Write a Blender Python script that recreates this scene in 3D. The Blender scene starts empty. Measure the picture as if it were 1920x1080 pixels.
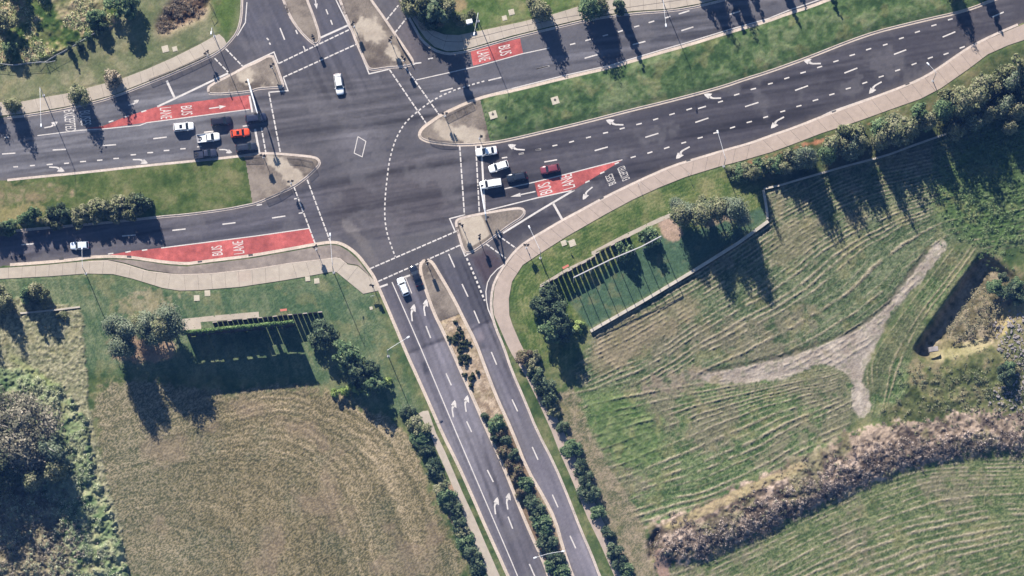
import bpy, bmesh, math, random
import numpy as np
from mathutils import Vector, Matrix

# ------------------------------------------------------------------ camera, light, exposure
S = 0.12                                   # metres per photo pixel
def W(p): return ((p[0]-960)*S, (540-p[1])*S)
scn = bpy.context.scene
COL = scn.collection
CAM_H, LEAN = 1500.0, 0.12
cd = bpy.data.cameras.new("camera"); cam = bpy.data.objects.new("camera", cd); COL.objects.link(cam)
cam.location = (0, -LEAN*CAM_H, CAM_H); cam.rotation_euler = (0, 0, 0)
cd.sensor_width = 36; cd.lens = 36*CAM_H/(1920*S)
cd.shift_x = 0; cd.shift_y = LEAN*CAM_H/(1920*S)
cd.clip_start = 10; cd.clip_end = 5000
scn.camera = cam
SUN_EL = math.radians(34); SDX, SDY = 0.385, -0.923      # direction shadows fall (world x, y)
wld = bpy.data.worlds.new("World"); scn.world = wld; wld.use_nodes = True
nt = wld.node_tree; bg = nt.nodes["Background"]
sky = nt.nodes.new("ShaderNodeTexSky"); sky.sky_type = 'NISHITA'; sky.sun_disc = False
sky.sun_elevation = SUN_EL
sky.sun_rotation = math.atan2(-SDX, -SDY)
sky.air_density = 1.0; sky.dust_density = 0.2; sky.ozone_density = 4.0
nt.links.new(sky.outputs[0], bg.inputs[0]); bg.inputs[1].default_value = 0.06
sl = bpy.data.lights.new("sun", 'SUN'); sun = bpy.data.objects.new("sun", sl); COL.objects.link(sun)
sl.energy = 5.0; sl.angle = math.radians(0.5); sl.color = (1.0, 0.93, 0.85)
sd = Vector((SDX*math.cos(SUN_EL), SDY*math.cos(SUN_EL), -math.sin(SUN_EL)))
sun.rotation_euler = sd.to_track_quat('-Z', 'Y').to_euler(); sun.location = (-60, 140, 110)
scn.view_settings.view_transform = 'Standard'; scn.view_settings.look = 'None'
scn.view_settings.exposure = 1.18; scn.view_settings.gamma = 1
scn.cycles.volume_bounces = 0; scn.cycles.max_bounces = 4; scn.cycles.diffuse_bounces = 2; scn.cycles.glossy_bounces = 2

# ------------------------------------------------------------------ helpers
KEXP = 1.55
def lin(c):
    c = np.asarray(c, float)/255.0
    return np.where(c <= .04045, c/12.92, ((c+.055)/1.055)**2.4)
def C(r, g, b): return lin((r, g, b))/KEXP         # albedo of a surface seen sunlit at that value
TILES = dict(A=(0,0,4), B=(480,0,4), C=(960,0,4), D=(1440,0,4), E=(0,270,4), F=(480,270,4), G=(960,270,4), H=(1440,270,4),
             I=(0,540,4), J=(480,540,4), K=(960,540,4), L=(1440,540,4), N=(480,810,4), O=(960,810,4), Q=(1440,810,4),
             a=(310,180,8), b=(870,260,8), c=(380,30,8), d=(660,30,8), e=(450,270,8), f=(720,180,8), g=(820,380,8),
             h=(680,460,8), i=(530,430,8), j=(820,560,8), k=(560,580,8), l=(0,90,8), m=(90,420,8), n=(740,0,6), P=(0,0,1))
def Z(s):
    """survey notes -> pixel points: a tile letter, then x,y pairs read in that tile"""
    t = s.split(); ox, oy, k = TILES[t[0]]
    return [(ox+float(u.split(',')[0])/k, oy+float(u.split(',')[1])/k) for u in t[1:]]
def chaikin(pts, n=2, closed=False):
    pts = [tuple(p) for p in pts]
    for _ in range(n):
        out = []
        m = len(pts)
        rng = range(m) if closed else range(m-1)
        if not closed: out.append(pts[0])
        for i in rng:
            a, b = pts[i], pts[(i+1) % m]
            out += [(a[0]*.75+b[0]*.25, a[1]*.75+b[1]*.25), (a[0]*.25+b[0]*.75, a[1]*.25+b[1]*.75)]
        if not closed: out.append(pts[-1])
        pts = out
    return pts

def new_mat(name, base=(.5,.5,.5), rough=.8, spec=.2, metal=0, attr=None, noise=None, coat=0, trans=0):
    """noise: list of (scale 1/m, contrast) multiplying the base colour"""
    m = bpy.data.materials.new(name); m.use_nodes = True
    t = m.node_tree; p = t.nodes["Principled BSDF"]
    p.inputs['Roughness'].default_value = rough; p.inputs['Metallic'].default_value = metal
    p.inputs['Specular IOR Level'].default_value = spec
    p.inputs['Coat Weight'].default_value = coat
    p.inputs['Base Color'].default_value = (*[float(v) for v in base], 1)
    out = None
    if attr:
        a = t.nodes.new('ShaderNodeAttribute'); a.attribute_name = attr; out = a.outputs['Color']
    elif noise:
        r = t.nodes.new('ShaderNodeRGB'); r.outputs[0].default_value = (*[float(v) for v in base], 1); out = r.outputs[0]
    if noise:
        tc = t.nodes.new('ShaderNodeNewGeometry')
        for sc, con in noise:
            n = t.nodes.new('ShaderNodeTexNoise'); n.inputs['Scale'].default_value = sc
            n.inputs['Detail'].default_value = 4; n.inputs['Roughness'].default_value = .6
            t.links.new(tc.outputs['Position'], n.inputs['Vector'])
            mr = t.nodes.new('ShaderNodeMapRange'); mr.inputs[1].default_value = .25; mr.inputs[2].default_value = .75
            mr.inputs[3].default_value = 1-con; mr.inputs[4].default_value = 1+con
            t.links.new(n.outputs[0], mr.inputs[0])
            mx = t.nodes.new('ShaderNodeMix'); mx.data_type = 'RGBA'; mx.blend_type = 'MULTIPLY'; mx.inputs[0].default_value = 1
            t.links.new(out, mx.inputs[6]); t.links.new(mr.outputs[0], mx.inputs[7]); out = mx.outputs[2]
    if out: t.links.new(out, p.inputs['Base Color'])
    return m

def link(o, parent=None):
    COL.objects.link(o)
    if parent: o.parent = parent
    return o
def tag(o, label=None, cat=None, group=None, kind=None):
    if label: o['label'] = label
    if cat: o['category'] = cat
    if group: o['group'] = group
    if kind: o['kind'] = kind
    return o
def empty(name, loc=(0,0,0), rz=0, label=None, cat=None, group=None):
    o = bpy.data.objects.new(name, None); COL.objects.link(o); o.location = loc; o.rotation_euler = (0,0,rz)
    o.empty_display_size = .3
    return tag(o, label, cat, group)
def dup(root, loc, rz=0, scale=None, label=None, group=None):
    r = root.copy(); COL.objects.link(r); r.location = loc; r.rotation_euler = (0,0,rz)
    if scale is not None: r.scale = scale
    if label: r['label'] = label
    if group: r['group'] = group
    for ch in list(root.children):
        c = ch.copy(); COL.objects.link(c); c.parent = r
        for g in list(ch.children):
            d = g.copy(); COL.objects.link(d); d.parent = c
    return r

def grid_mesh(name, X, Y, Zv, quads, colors, mat, smooth=True):
    n = X.size
    me = bpy.data.meshes.new(name)
    me.vertices.add(n)
    co = np.empty((n,3), np.float32); co[:,0] = X.ravel(); co[:,1] = Y.ravel(); co[:,2] = Zv.ravel()
    me.vertices.foreach_set('co', co.ravel())
    q = quads.astype(np.int32); nf = len(q); k = q.shape[1]
    me.loops.add(nf*k); me.polygons.add(nf)
    me.loops.foreach_set('vertex_index', q.ravel())
    me.polygons.foreach_set('loop_start', np.arange(0, nf*k, k, dtype=np.int32))
    try: me.polygons.foreach_set('loop_total', np.full(nf, k, np.int32))
    except Exception: pass
    if smooth: me.polygons.foreach_set('use_smooth', np.ones(nf, bool))
    if colors is not None:
        ca = me.color_attributes.new('Col', 'FLOAT_COLOR', 'POINT')
        cc = np.ones((n,4), np.float32); cc[:,:3] = colors.reshape(-1,3)
        ca.data.foreach_set('color', cc.ravel())
    me.update(calc_edges=True); me.validate()
    me.materials.append(mat)
    return bpy.data.objects.new(name, me)

class MB:
    """collects shapes and links them as ONE mesh object"""
    def __init__(s): s.v = []; s.f = []
    def add(s, vs, fs):
        b = len(s.v); s.v += [tuple(v) for v in vs]; s.f += [tuple(i+b for i in f) for f in fs]; return s
    def box(s, c, d, rz=0, top=1.0):
        hx, hy, hz = d[0]/2, d[1]/2, d[2]/2; ca, sa = math.cos(rz), math.sin(rz); vs = []
        for z, k in ((-hz,1),(hz,top)):
            for x, y in ((-hx,-hy),(hx,-hy),(hx,hy),(-hx,hy)):
                x *= k; y *= k
                vs.append((c[0]+x*ca-y*sa, c[1]+x*sa+y*ca, c[2]+z))
        return s.add(vs, [(3,2,1,0),(4,5,6,7),(0,1,5,4),(1,2,6,5),(2,3,7,6),(3,0,4,7)])
    def tube(s, pts, r, n=8):
        pts = [Vector(p) for p in pts]
        if not hasattr(r, '__len__'): r = [r]*len(pts)
        vs, fs = [], []
        for i, p in enumerate(pts):
            d = (pts[min(i+1,len(pts)-1)]-pts[max(i-1,0)]).normalized()
            u = d.orthogonal().normalized() if abs(d.z) > .99 else d.cross(Vector((0,0,1))).normalized()
            w = d.cross(u)
            for k in range(n):
                a = 2*math.pi*k/n; vs.append(p+u*math.cos(a)*r[i]+w*math.sin(a)*r[i])
        m = len(pts)
        for i in range(m-1):
            for k in range(n):
                a, b = i*n+k, i*n+(k+1) % n; fs.append((a, b, b+n, a+n))
        fs.append(tuple(range(n-1,-1,-1))); fs.append(tuple(range((m-1)*n, m*n)))
        return s.add(vs, fs)
    def prism(s, poly, z0, z1):
        n = len(poly); a = sum(poly[i][0]*poly[(i+1)%n][1]-poly[(i+1)%n][0]*poly[i][1] for i in range(n))
        if a < 0: poly = poly[::-1]
        vs = [(p[0],p[1],z0) for p in poly]+[(p[0],p[1],z1) for p in poly]
        return s.add(vs, [tuple(range(n,2*n))]+[(i,(i+1)%n,n+(i+1)%n,n+i) for i in range(n)])
    def sheet(s, poly, z):
        n = len(poly); a = sum(poly[i][0]*poly[(i+1)%n][1]-poly[(i+1)%n][0]*poly[i][1] for i in range(n))
        if a < 0: poly = poly[::-1]
        return s.add([(p[0],p[1],z) for p in poly], [tuple(range(n))])
    def line(s, pts, w, z):
        """flat painted strip along world points, mitred"""
        L, R = offset(pts, w/2), offset(pts, -w/2); n = len(pts)
        return s.add([(p[0],p[1],z) for p in L]+[(p[0],p[1],z) for p in R], [(i, n+i, n+i+1, i+1) for i in range(n-1)])
    def quad(s, a, b, c, d): return s.add([a,b,c,d], [(0,1,2,3)])
    def build(s, name, mat, parent=None, smooth=False, tri=False):
        me = bpy.data.meshes.new(name); me.from_pydata(s.v, [], s.f); me.materials.append(mat)
        if tri:
            bm = bmesh.new(); bm.from_mesh(me)
            bmesh.ops.triangulate(bm, faces=[f for f in bm.faces if len(f.verts) > 4], ngon_method='EAR_CLIP'); bm.to_mesh(me); bm.free()
        if smooth: me.polygons.foreach_set('use_smooth', [True]*len(me.polygons))
        me.update(); me.validate()
        return link(bpy.data.objects.new(name, me), parent)
def offset(pts, d):
    out = []; n = len(pts)
    for i in range(n):
        a = Vector(pts[max(i-1,0)]); p = Vector(pts[i]); b = Vector(pts[min(i+1,n-1)])
        d1 = (p-a).normalized() if (p-a).length > 1e-6 else (b-p).normalized()
        d2 = (b-p).normalized() if (b-p).length > 1e-6 else d1
        n1 = Vector((-d1.y,d1.x)); n2 = Vector((-d2.y,d2.x)); m = n1+n2
        m = m.normalized() if m.length > 1e-6 else n1
        k = 1/max(.45, m.dot(n1)); q = p+m*d*k; out.append((q.x,q.y))
    return out
def WP(pts): return [W(p) for p in pts]

# ------------------------------------------------------------------ surveyed outlines (photo pixels)
NW = [(-500,243),(0,221),(55,216),(140,201),(212,182),(275,157),(325,137),(392,107),(412,95),(427,82),(445,60),(452,32),(453,0),(455,-60),(430,-500),(-500,-500)]
NE = [(560,-500),(700,-130),(742,-25),(757,8),(767,32),(777,50),(790,74),(812,93),(838,101),(860,99),(885,93),(960,71),(1022,56),(1110,35),(1185,25),(1260,20),(1317,10),(1400,-12),(1500,-40),(1700,-110),(2600,-470),(2600,-500)]
SW = [(-500,535),(0,499),(75,494),(140,488),(172,483),(205,482),(240,483),(275,488),(310,493),(350,496),(372,493),(420,487),(470,481),(555,466),(592,459),(620,455),(638,457),(656,467),(672,481),(687,501),(700,519),(708,538),(735,600),(762,665),(785,715),(805,760),(829,815),(857,870),(884,930),(910,990),(934,1042),(951,1080),(985,1155),(1140,1500),(-500,1500)]
SE = [(2600,-230),(1920,42),(1875,61),(1845,75),(1815,91),(1797,103),(1770,122),(1740,142),(1702,160),(1615,192),(1560,212),(1490,240),(1440,257),(1405,270),(1360,282),(1310,297),(1260,312),(1197,340),(1135,370),(1095,392),(1052,415),(1010,440),(985,455),(965,472),(948,495),(932,520),(924,540),(921,570),(923,590),(930,615),(945,650),(960,695),(985,752),(1007,807),(1040,870),(1067,935),(1090,995),(1110,1040),(1125,1080),(1158,1155),(1310,1500),(2600,1500)]
WM = [(-500,365),(0,340),(55,334),(160,324),(275,311),(370,302),(447,294),(480,289),(505,288),(537,290),(580,294),(594,297),(600,305),(595,313),(575,332),(550,350),(512,367),(480,381),(460,385),(425,392),(350,402),(300,406),(200,417),(120,424),(50,430),(0,435),(-500,480)]
EM = [(787,252),(792,242),(805,232),(830,215),(880,192),(917,180),(960,172),(1060,147),(1145,128),(1235,101),(1290,86),(1360,64),(1440,41),(1477,27),(1520,14),(1555,0),(2600,-360),(2600,-270),(1920,-22),(1852,2),(1830,12),(1790,24),(1740,35),(1690,47),(1642,59),(1590,77),(1515,107),(1440,134),(1397,147),(1360,160),(1310,174),(1240,192),(1185,205),(1100,227),(1020,246),(960,260),(922,267),(870,271),(835,269),(805,265),(790,259)]
SM = [(800,489),(806,490),(812,496),(820,510),(835,535),(852,565),(870,602),(890,640),(905,680),(920,720),(933,752),(958,806),(987,880),(1017,930),(1040,975),(1055,1030),(1072,1080),(1105,1155),(1255,1500),(1215,1500),(1062,1150),(1029,1080),(1025,1065),(1010,1030),(997,1002),(975,950),(960,912),(940,862),(915,808),(890,750),(868,702),(850,660),(830,617),(815,587),(800,545),(791,515),(789,499),(793,491)]
NI = [(390,169),(393,161),(435,140),(460,126),(480,118),(509,102),(517,120),(527,150),(532,163),(505,164),(480,166),(470,171),(395,177)]
NL = [(532,0),(545,32),(562,57),(585,80),(592,82),(599,76),(597,60),(585,25),(575,0),(555,-60),(440,-500),(400,-500),(508,-60)]
NB = [(638,0),(652,37),(660,55),(670,82),(688,122),(695,131),(725,126),(760,124),(777,119),(760,93),(737,60),(722,37),(695,0),(655,-60),(500,-500),(460,-500),(616,-60)]
SI = [(855,418),(858,412),(870,408),(905,401),(960,392),(978,391),(984,398),(977,408),(960,418),(930,440),(910,455),(885,472),(875,474),(869,468),(862,445)]
RAISED = dict(NW=(NW,1), NE=(NE,1), SW=(SW,1), SE=(SE,1), WM=(WM,1), EM=(EM,1), SM=(SM,1), NI=(NI,1), NL=(NL,1), NB=(NB,1), SI=(SI,1))
RAISED = {k: chaikin(v, n, True) for k, (v, n) in RAISED.items()}

# ------------------------------------------------------------------ raster for the ground (world-space survey grid)
DX = 0.22
X0, X1, Y0, Y1 = -128.0, 128.0, -78.0, 78.0
gx = np.arange(X0, X1+1e-6, DX); gy = np.arange(Y0, Y1+1e-6, DX); NX, NY = len(gx), len(gy)
rng = np.random.default_rng(7)
def fill(poly_px, xs=gx, ys=gy, world=False):
    P = np.array(poly_px if world else WP(poly_px)); m = np.zeros((len(ys), len(xs)), bool)
    A, B = P, np.roll(P, -1, 0)
    for r, y in enumerate(ys):
        c = (A[:,1] <= y) != (B[:,1] <= y)
        if not c.any(): continue
        a, b = A[c], B[c]
        xx = np.sort(a[:,0]+(y-a[:,1])*(b[:,0]-a[:,0])/(b[:,1]-a[:,1]))
        for k in range(0, len(xx)-1, 2):
            i0, i1 = np.searchsorted(xs, xx[k]), np.searchsorted(xs, xx[k+1]); m[r, i0:i1] = True
    return m
def blur(m, r):
    m = m.astype(np.float32); k = max(1, int(round(r/DX)))
    for _ in range(2):
        for ax in (0, 1):
            pad = [(0,0),(0,0)]; pad[ax] = (k+1, k)
            c = np.cumsum(np.pad(m, pad, mode='edge'), axis=ax, dtype=np.float64)
            n = 2*k+1
            m = ((c[n:] - c[:-n]) if ax == 0 else (c[:,n:] - c[:,:-n]))/n
            m = m.astype(np.float32)
    return m
def vnoise(cell, seed, shape=None, cy=None, ang=0):
    """smooth value noise, cell in metres (cy: cell size across), optional rotation"""
    cy = cy or cell; g = np.random.default_rng(seed)
    ca, sa = math.cos(ang), math.sin(ang)
    U = (gx[None,:]*ca + gy[:,None]*sa)/cell; V = (-gx[None,:]*sa + gy[:,None]*ca)/cy
    iu = np.floor(U).astype(np.int32); iv = np.floor(V).astype(np.int32)
    fu = (U-iu).astype(np.float32); fv = (V-iv).astype(np.float32)
    fu = fu*fu*(3-2*fu); fv = fv*fv*(3-2*fv)
    T = g.random((512, 512)).astype(np.float32)
    h = lambda a, b: T[a & 511, b & 511]
    return (h(iv,iu)*(1-fu)+h(iv,iu+1)*fu)*(1-fv) + (h(iv+1,iu)*(1-fu)+h(iv+1,iu+1)*fu)*fv
def fbm(cell, seed, octs=4, cy=None, ang=0, gain=.55):
    t = 0; a = 1; s = 0
    for o in range(octs):
        t = t + a*vnoise(cell/2**o, seed+o*17, cy=(cy/2**o if cy else None), ang=ang); s += a; a *= gain
        if cell/2**o < .3: break
    return t/s
def sm(x, a, b):
    t = np.clip((x-a)/(b-a), 0, 1); return t*t*(3-2*t)
def tps(guides):
    """thin-plate phase field through guide curves [(phase, [px points])]"""
    P, V = [], []
    for ph, pts in guides:
        w = np.array(WP(pts)); seg = np.linalg.norm(np.diff(w, axis=0), axis=1); L = np.concatenate([[0], np.cumsum(seg)])
        n = max(2, int(L[-1]/9)+1); q = np.linspace(0, L[-1], n)
        P += list(zip(np.interp(q, L, w[:,0]), np.interp(q, L, w[:,1]))); V += [ph]*n
    P = np.array(P); V = np.array(V, float); n = len(P)
    U = lambda r2: .5*r2*np.log(r2+1e-9)
    D = ((P[:,None]-P[None])**2).sum(-1)
    A = np.zeros((n+3,n+3)); A[:n,:n] = U(D)+np.eye(n)*2.0; A[:n,n] = 1; A[:n,n+1:] = P; A[n:,:n] = A[:n,n:].T
    w = np.linalg.solve(A, np.concatenate([V,[0,0,0]]))
    st = 4; xs, ys = gx[::st], gy[::st]; XX, YY = np.meshgrid(xs, ys)
    F = w[n]+w[n+1]*XX+w[n+2]*YY
    for k in range(n): F += w[k]*U((XX-P[k,0])**2+(YY-P[k,1])**2)
    F = np.array([np.interp(gx, xs, r) for r in F]); return np.array([np.interp(gy, ys, F[:,c]) for c in range(NX)]).T
def resample0(pts, step):
    P = np.array(pts); d = np.linalg.norm(np.diff(P,axis=0),axis=1); L = np.concatenate([[0],np.cumsum(d)])
    n = max(2, int(L[-1]/step)+1); q = np.linspace(0,L[-1],n); return list(zip(np.interp(q,L,P[:,0]), np.interp(q,L,P[:,1])))
# ------------------------------------------------------------------ GROUND: height and true surface colour on the survey grid
raised = np.zeros((NY,NX), bool); isl = {}
for k, p in RAISED.items():
    isl[k] = fill(p); raised |= isl[k]
XX, YY = np.meshgrid(gx, gy)
N1, N2, N3 = fbm(14, 1), fbm(4, 2), fbm(1.1, 3, 3)
N4 = vnoise(.45, 9); N5 = fbm(7, 31); NG = rng.random((NY,NX)).astype(np.float32)
H = np.full((NY,NX), .13, np.float32)
COLR = np.zeros((NY,NX,3), np.float32)
def paint(mask, *stops, n=None, k=1.0):
    """lay down material: colours spread along a noise value; mask 0..1"""
    n = np.clip(n if n is not None else N2, 0, 1); m = len(stops)-1
    t = n*m; i = np.clip(t.astype(int), 0, m-1); f = (t-i)[...,None]
    arr = np.array([C(*s) for s in stops], np.float32); c = arr[i]*(1-f)+arr[i+1]*f
    a = (mask*k)[...,None]; COLR[:] = COLR*(1-a)+c*a
def reg(poly, soft=1.0, ragged=0.0):
    m = blur(fill(poly), soft)
    if ragged: m = sm(m + ((N3-.5)*ragged + (N5-.5)*ragged*.6)*np.clip(5*m*(1-m),0,1), .35, .65)
    return m
nz = np.clip(.5+(N2-.5)*1.7+(N3-.5)*.9, 0, 1)
nc = np.clip(.5+(N1-.5)*1.8+(N3-.5)*.8+(NG-.5)*.25, 0, 1)
ONE = np.ones((NY,NX), np.float32)
# verge grass everywhere
paint(ONE, (62,82,46), (92,106,66), (128,128,90), n=nz)
# --- north-west block
nwg = reg([(-40,-40),(455,-40),(452,60),(425,82),(392,105),(275,157),(140,200),(-40,225)], .5)
paint(nwg, (88,102,66), (122,126,92), (154,148,118), n=np.clip(nz*.7+N1*.5-.1,0,1))
nws = reg([(-40,-40),(240,-40),(225,20),(215,50),(180,62),(140,78),(100,108),(60,116),(-40,120)], .8, .6)
paint(nws, (62,84,44), (104,118,66), (160,150,108), (190,168,138), n=np.clip(.5+(N2-.5)*2.2+(N3-.5)*1.6,0,1))
H += nws*(fbm(1.6,40,3)*.9+N3*.35)
paint(reg([(90,-40),(240,-40),(190,35),(130,60),(95,10)], 1.5, .8), (120,124,82), (166,152,122), (186,160,138), n=nz, k=.75)
for pth in ([(0,118),(60,122),(130,112),(200,88),(240,68)], [(50,135),(140,128),(210,102),(260,80)]):
    mm = MB()
    w = offset(WP(pth), .5); w2 = offset(WP(pth), -.5)
    paint(blur(fill(w+w2[::-1], world=True), .4), (70,84,52), (96,102,70), n=nz, k=.7)
nwp = reg([(290,55),(310,22),(352,-30),(395,-30),(398,12),(388,32),(345,48),(302,72)], .5)
paint(blur(nwp,1.0), (178,150,128), (206,178,160), n=nz, k=.8)
nwp_in = reg([(294,50),(312,20),(350,-30),(390,-30),(392,10),(372,32),(330,50),(304,62)], .4)
paint(nwp_in, (66,54,44), (118,98,80), (160,138,116), n=np.clip(.5+(N3-.5)*2,0,1))
H -= blur(nwp_in,.5)*1.7; H += nwp_in*N3*1.0
paint(reg([(395,-30),(452,-30),(450,35),(440,62),(424,80),(408,62),(395,35)], 1.2), (66,92,42), (96,114,62), n=nz)
# --- north-east block
neg = reg([(760,-40),(1500,-40),(1110,20),(860,80),(775,30)], .5)
paint(neg, (70,94,46), (102,120,70), (132,136,92), n=nz)
paint(reg([(835,0),(880,-2),(872,18),(845,26)], 1, .6), (168,146,112), (150,136,100), n=nz, k=.9)
# --- medians
paint(blur(isl['EM'],.2), (60,82,48), (86,106,66), (116,127,90), n=np.clip(.5+(N2-.5)*1.5+(N3-.5)*1.5+(N1-.5)*.6,0,1))
H += isl['EM']*blur(isl['EM'],1.2)**3*(N3*.35+N2*.25)
paint(blur(isl['WM'],.2), (66,86,44), (92,106,60), (122,124,84), n=nz)
paint(reg([(-20,340),(35,340),(120,345),(200,352),(120,372),(-20,400)], 2, .7), (150,134,104), (104,112,70), (172,150,124), n=nz, k=.85)
paint(reg([(-20,388),(60,380),(120,385),(60,420),(-20,430)], 2, .5), (140,132,92), (164,150,108), n=nz, k=.7)
paint(blur(isl['SM'],.2), (146,126,104), (172,152,128), (198,178,154), n=np.clip(.5+(N3-.5)*2.2+(NG-.5)*.4,0,1))
paint(reg([(905,780),(955,800),(1080,1090),(1030,1090)], 1.5, .4), (96,80,62), (130,108,84), n=nz, k=.8)
H += isl['SM']*(N4*.08)
for q in ('NI','NL','NB','SI'): paint(blur(isl[q],.1), (128,116,104), (150,138,126), n=nz)
# --- south-west block
swg = reg([(-40,520),(160,510),(300,538),(450,540),(625,508),(700,545),(790,775),(760,790),(690,760),(590,715),(330,700),(-40,690)], 1.2)
paint(swg, (72,96,66), (98,114,82), (128,134,102), n=np.clip(nz*.7+.15+(NG-.5)*.4+(fbm(3,71,3,cy=.6,ang=-1.2)-.5)*.9,0,1))
paint(reg([(300,560),(640,530),(700,560),(640,590),(330,580)], 3), (66,94,66), (88,110,80), n=nz, k=.6)
paint(reg([(205,560),(270,548),(340,555),(345,585),(300,590),(230,598)], 3, 1.2), (136,130,98), (170,156,130), n=np.clip(nz+(NG-.5)*.4,0,1), k=.65)
paint(reg([(200,635),(330,640),(330,680),(205,672)], 2, .6), (150,120,100), (178,148,126), n=nz, k=.8)
paint(reg([(700,560),(730,620),(780,735),(765,760),(720,700),(690,600)], 3, .5), (104,108,66), (138,134,92), n=nz, k=.6)
paint(reg([(718,600),(728,600),(800,770),(790,775)], .4), (76,96,58), (98,112,72), n=nz, k=.6)
fsw = reg([(178,720),(260,712),(430,735),(590,722),(650,745),(745,795),(770,830),(885,1100),(245,1100),(200,950),(178,820)], 3.5, .5)
ph = tps([(0,[(200,830),(300,795),(400,760),(480,738),(560,732),(620,755),(690,790),(740,840),(800,960),(850,1080)]),
          (8,[(230,880),(330,850),(420,838),(500,824),(570,840),(620,880),(660,950),(705,1080)]),
          (14,[(240,915),(300,895),(400,882),(480,884),(540,905),(575,960),(605,1080)]),
          (20,[(250,960),(370,945),(440,975),(475,1080)]), (26,[(260,1040),(330,1030),(360,1080)])])
phw = ph + (N2-.5)*1.0 + (N1-.5)*2.6
saw = .5+.5*np.sin(phw*2*np.pi)
TT = np.random.default_rng(15).random(4096).astype(np.float32)
def band(p, fr):
    u = p*fr+500; i = np.floor(u).astype(int); f = u-i; f = f*f*(3-2*f); return TT[i & 4095]*(1-f)+TT[(i+1) & 4095]*f
strk = (band(ph+(N2-.5)*.5, 2.0)*.6+band(ph+(N3-.5)*.25, 5.3)*.4)
wav = np.clip(reg([(430,720),(600,715),(720,790),(700,900),(600,900),(520,870),(380,850)],6)*1.1+(N5-.5)*.6,0,1)
fib = np.clip(.5+(N3-.5)*.8+(N4-.5)*.7+(NG-.5)*1.9,0,1)
paint(fsw, (82,81,56), (114,106,78), (144,131,102), (182,164,134), n=np.clip(.42+(fib-.5)*.5+(saw-.5)*.26*(.05+1.3*wav*(.3+1.2*fbm(5,88,3)))+(strk-.5)*.55*(1-.6*wav)+(band(ph+(N2-.5)*.9,.55)-.5)*.15+(N1-.5)*.55,0,1))
gw = np.clip(sm(N5,.5,.75)*.5+sm(-XX,(960-480)*S,(960-230)*S)*.85+sm(YY,-26,-17)*.5,0,1)
paint(fsw*gw, (80,92,66), (108,112,88), (138,132,110), n=fib, k=.55)
paint(fsw*sm(fbm(9,77),.6,.75), (164,140,122), (146,128,108), n=fib, k=.35)
H += fsw*(saw*.09*(.05+wav*fbm(5,88,3)*1.4)+N4*.03+NG*.09)
paint(reg([(840,905),(855,900),(880,990),(862,1010),(838,960)], .8, .8), (190,156,134), (172,148,116), n=nz, k=.9)
# rough strip down the far west
strip = reg([(-40,555),(150,575),(160,650),(166,760),(195,880),(225,980),(245,1100),(-40,1100)], 1.2, .5)
lump = np.abs(fbm(1.5,51,3)-.5)*2; lump = 1-np.clip(lump*2.2,0,1)
lump2 = fbm(.6,52,2)
paint(strip, (104,108,80), (142,140,110), (170,164,134), n=np.clip(.5+(lump2-.5)*1.6+(NG-.5)*.4,0,1))
H += strip*(lump2*.32+N4*.2+NG*.08)
gcov = reg([(-40,690),(60,690),(115,725),(165,790),(178,880),(205,960),(232,1040),(238,1100),(-40,1100)], 1.6, .7)
vig = np.clip(.5+(fbm(2.2,53,3)-.5)*2.2,0,1)
paint(gcov, (78,100,66), (122,136,98), (164,166,130), n=vig)
H += gcov*(sm(fbm(2.4,53,3),.35,.68)*1.0+lump2*.6)
paint(reg([(20,660),(60,690),(118,730),(112,738),(55,700),(15,672)], .5), (120,134,84), (150,150,104), n=nz, k=.8)
paint(reg([(-40,880),(60,900),(120,980),(120,1100),(-40,1100)], 4, .8), (120,104,84), (156,138,116), n=np.clip(.5+(lump2-.5)*2,0,1), k=.7)
# --- south-east block
seg_ = reg([(955,520),(1010,478),(1135,403),(1285,332),(1365,315),(1440,350),(1440,410),(1107,617),(1060,700),(985,660),(960,600)], .6)
phv = tps([(0,[(975,640),(957,590),(956,545),(985,497),(1060,447),(1135,404),(1285,334),(1350,314)]), (5,[(1005,640),(988,585),(990,550),(1012,515),(1075,478),(1150,435),(1290,372),(1360,350)])])
sv = .5+.5*np.sin(phv*2*np.pi)
paint(seg_, (66,90,44), (96,112,62), (132,134,90), n=np.clip(.5+(nz-.5)*.8+(sv-.5)*.24*(.3+1.4*N5)+(N1-.5)*.6+(NG-.5)*.4,0,1))
turf = fill([(1072,575),(1085,562),(1108,510),(1240,440),(1330,420),(1385,418),(1440,385),(1440,412),(1385,452),(1297,507),(1107,617)])
paint(reg([(1062,560),(1090,540),(1240,440),(1330,425),(1440,385),(1440,412),(1385,452),(1297,507),(1107,617)], .3), (66,90,68), (86,110,84), n=np.clip(.5+(N3-.5)*.8+(NG-.5)*.3,0,1))
paint(reg([(1232,415),(1250,405),(1275,420),(1280,445),(1262,455),(1242,445)], .8, .4), (190,164,146), (164,142,120), n=nz)
paint(reg([(1300,395),(1345,385),(1385,380),(1392,408),(1350,420),(1305,425)], 1.5, .8), (178,152,134), (134,122,96), n=nz, k=.8)
paint(reg([(1255,380),(1340,365),(1385,362),(1380,375),(1300,385)], 2, .6), (146,134,92), (166,150,106), n=nz, k=.8)
# orange soil beside the eastern path, under the tree belt
paint(reg([(1365,312),(1450,288),(1530,262),(1600,240),(1680,212),(1760,175),(1815,138),(1860,108),(1930,88),(1930,150),(1760,262),(1590,312),(1435,350)], 1), (60,74,44), (92,98,64), (120,112,82), n=nz)
paint(reg([(1395,306),(1450,288),(1490,273),(1530,262),(1600,240),(1680,212),(1680,218),(1600,248),(1490,282),(1420,304),(1385,316)], .7, .6), (190,128,96), (176,134,104), n=nz)
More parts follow.
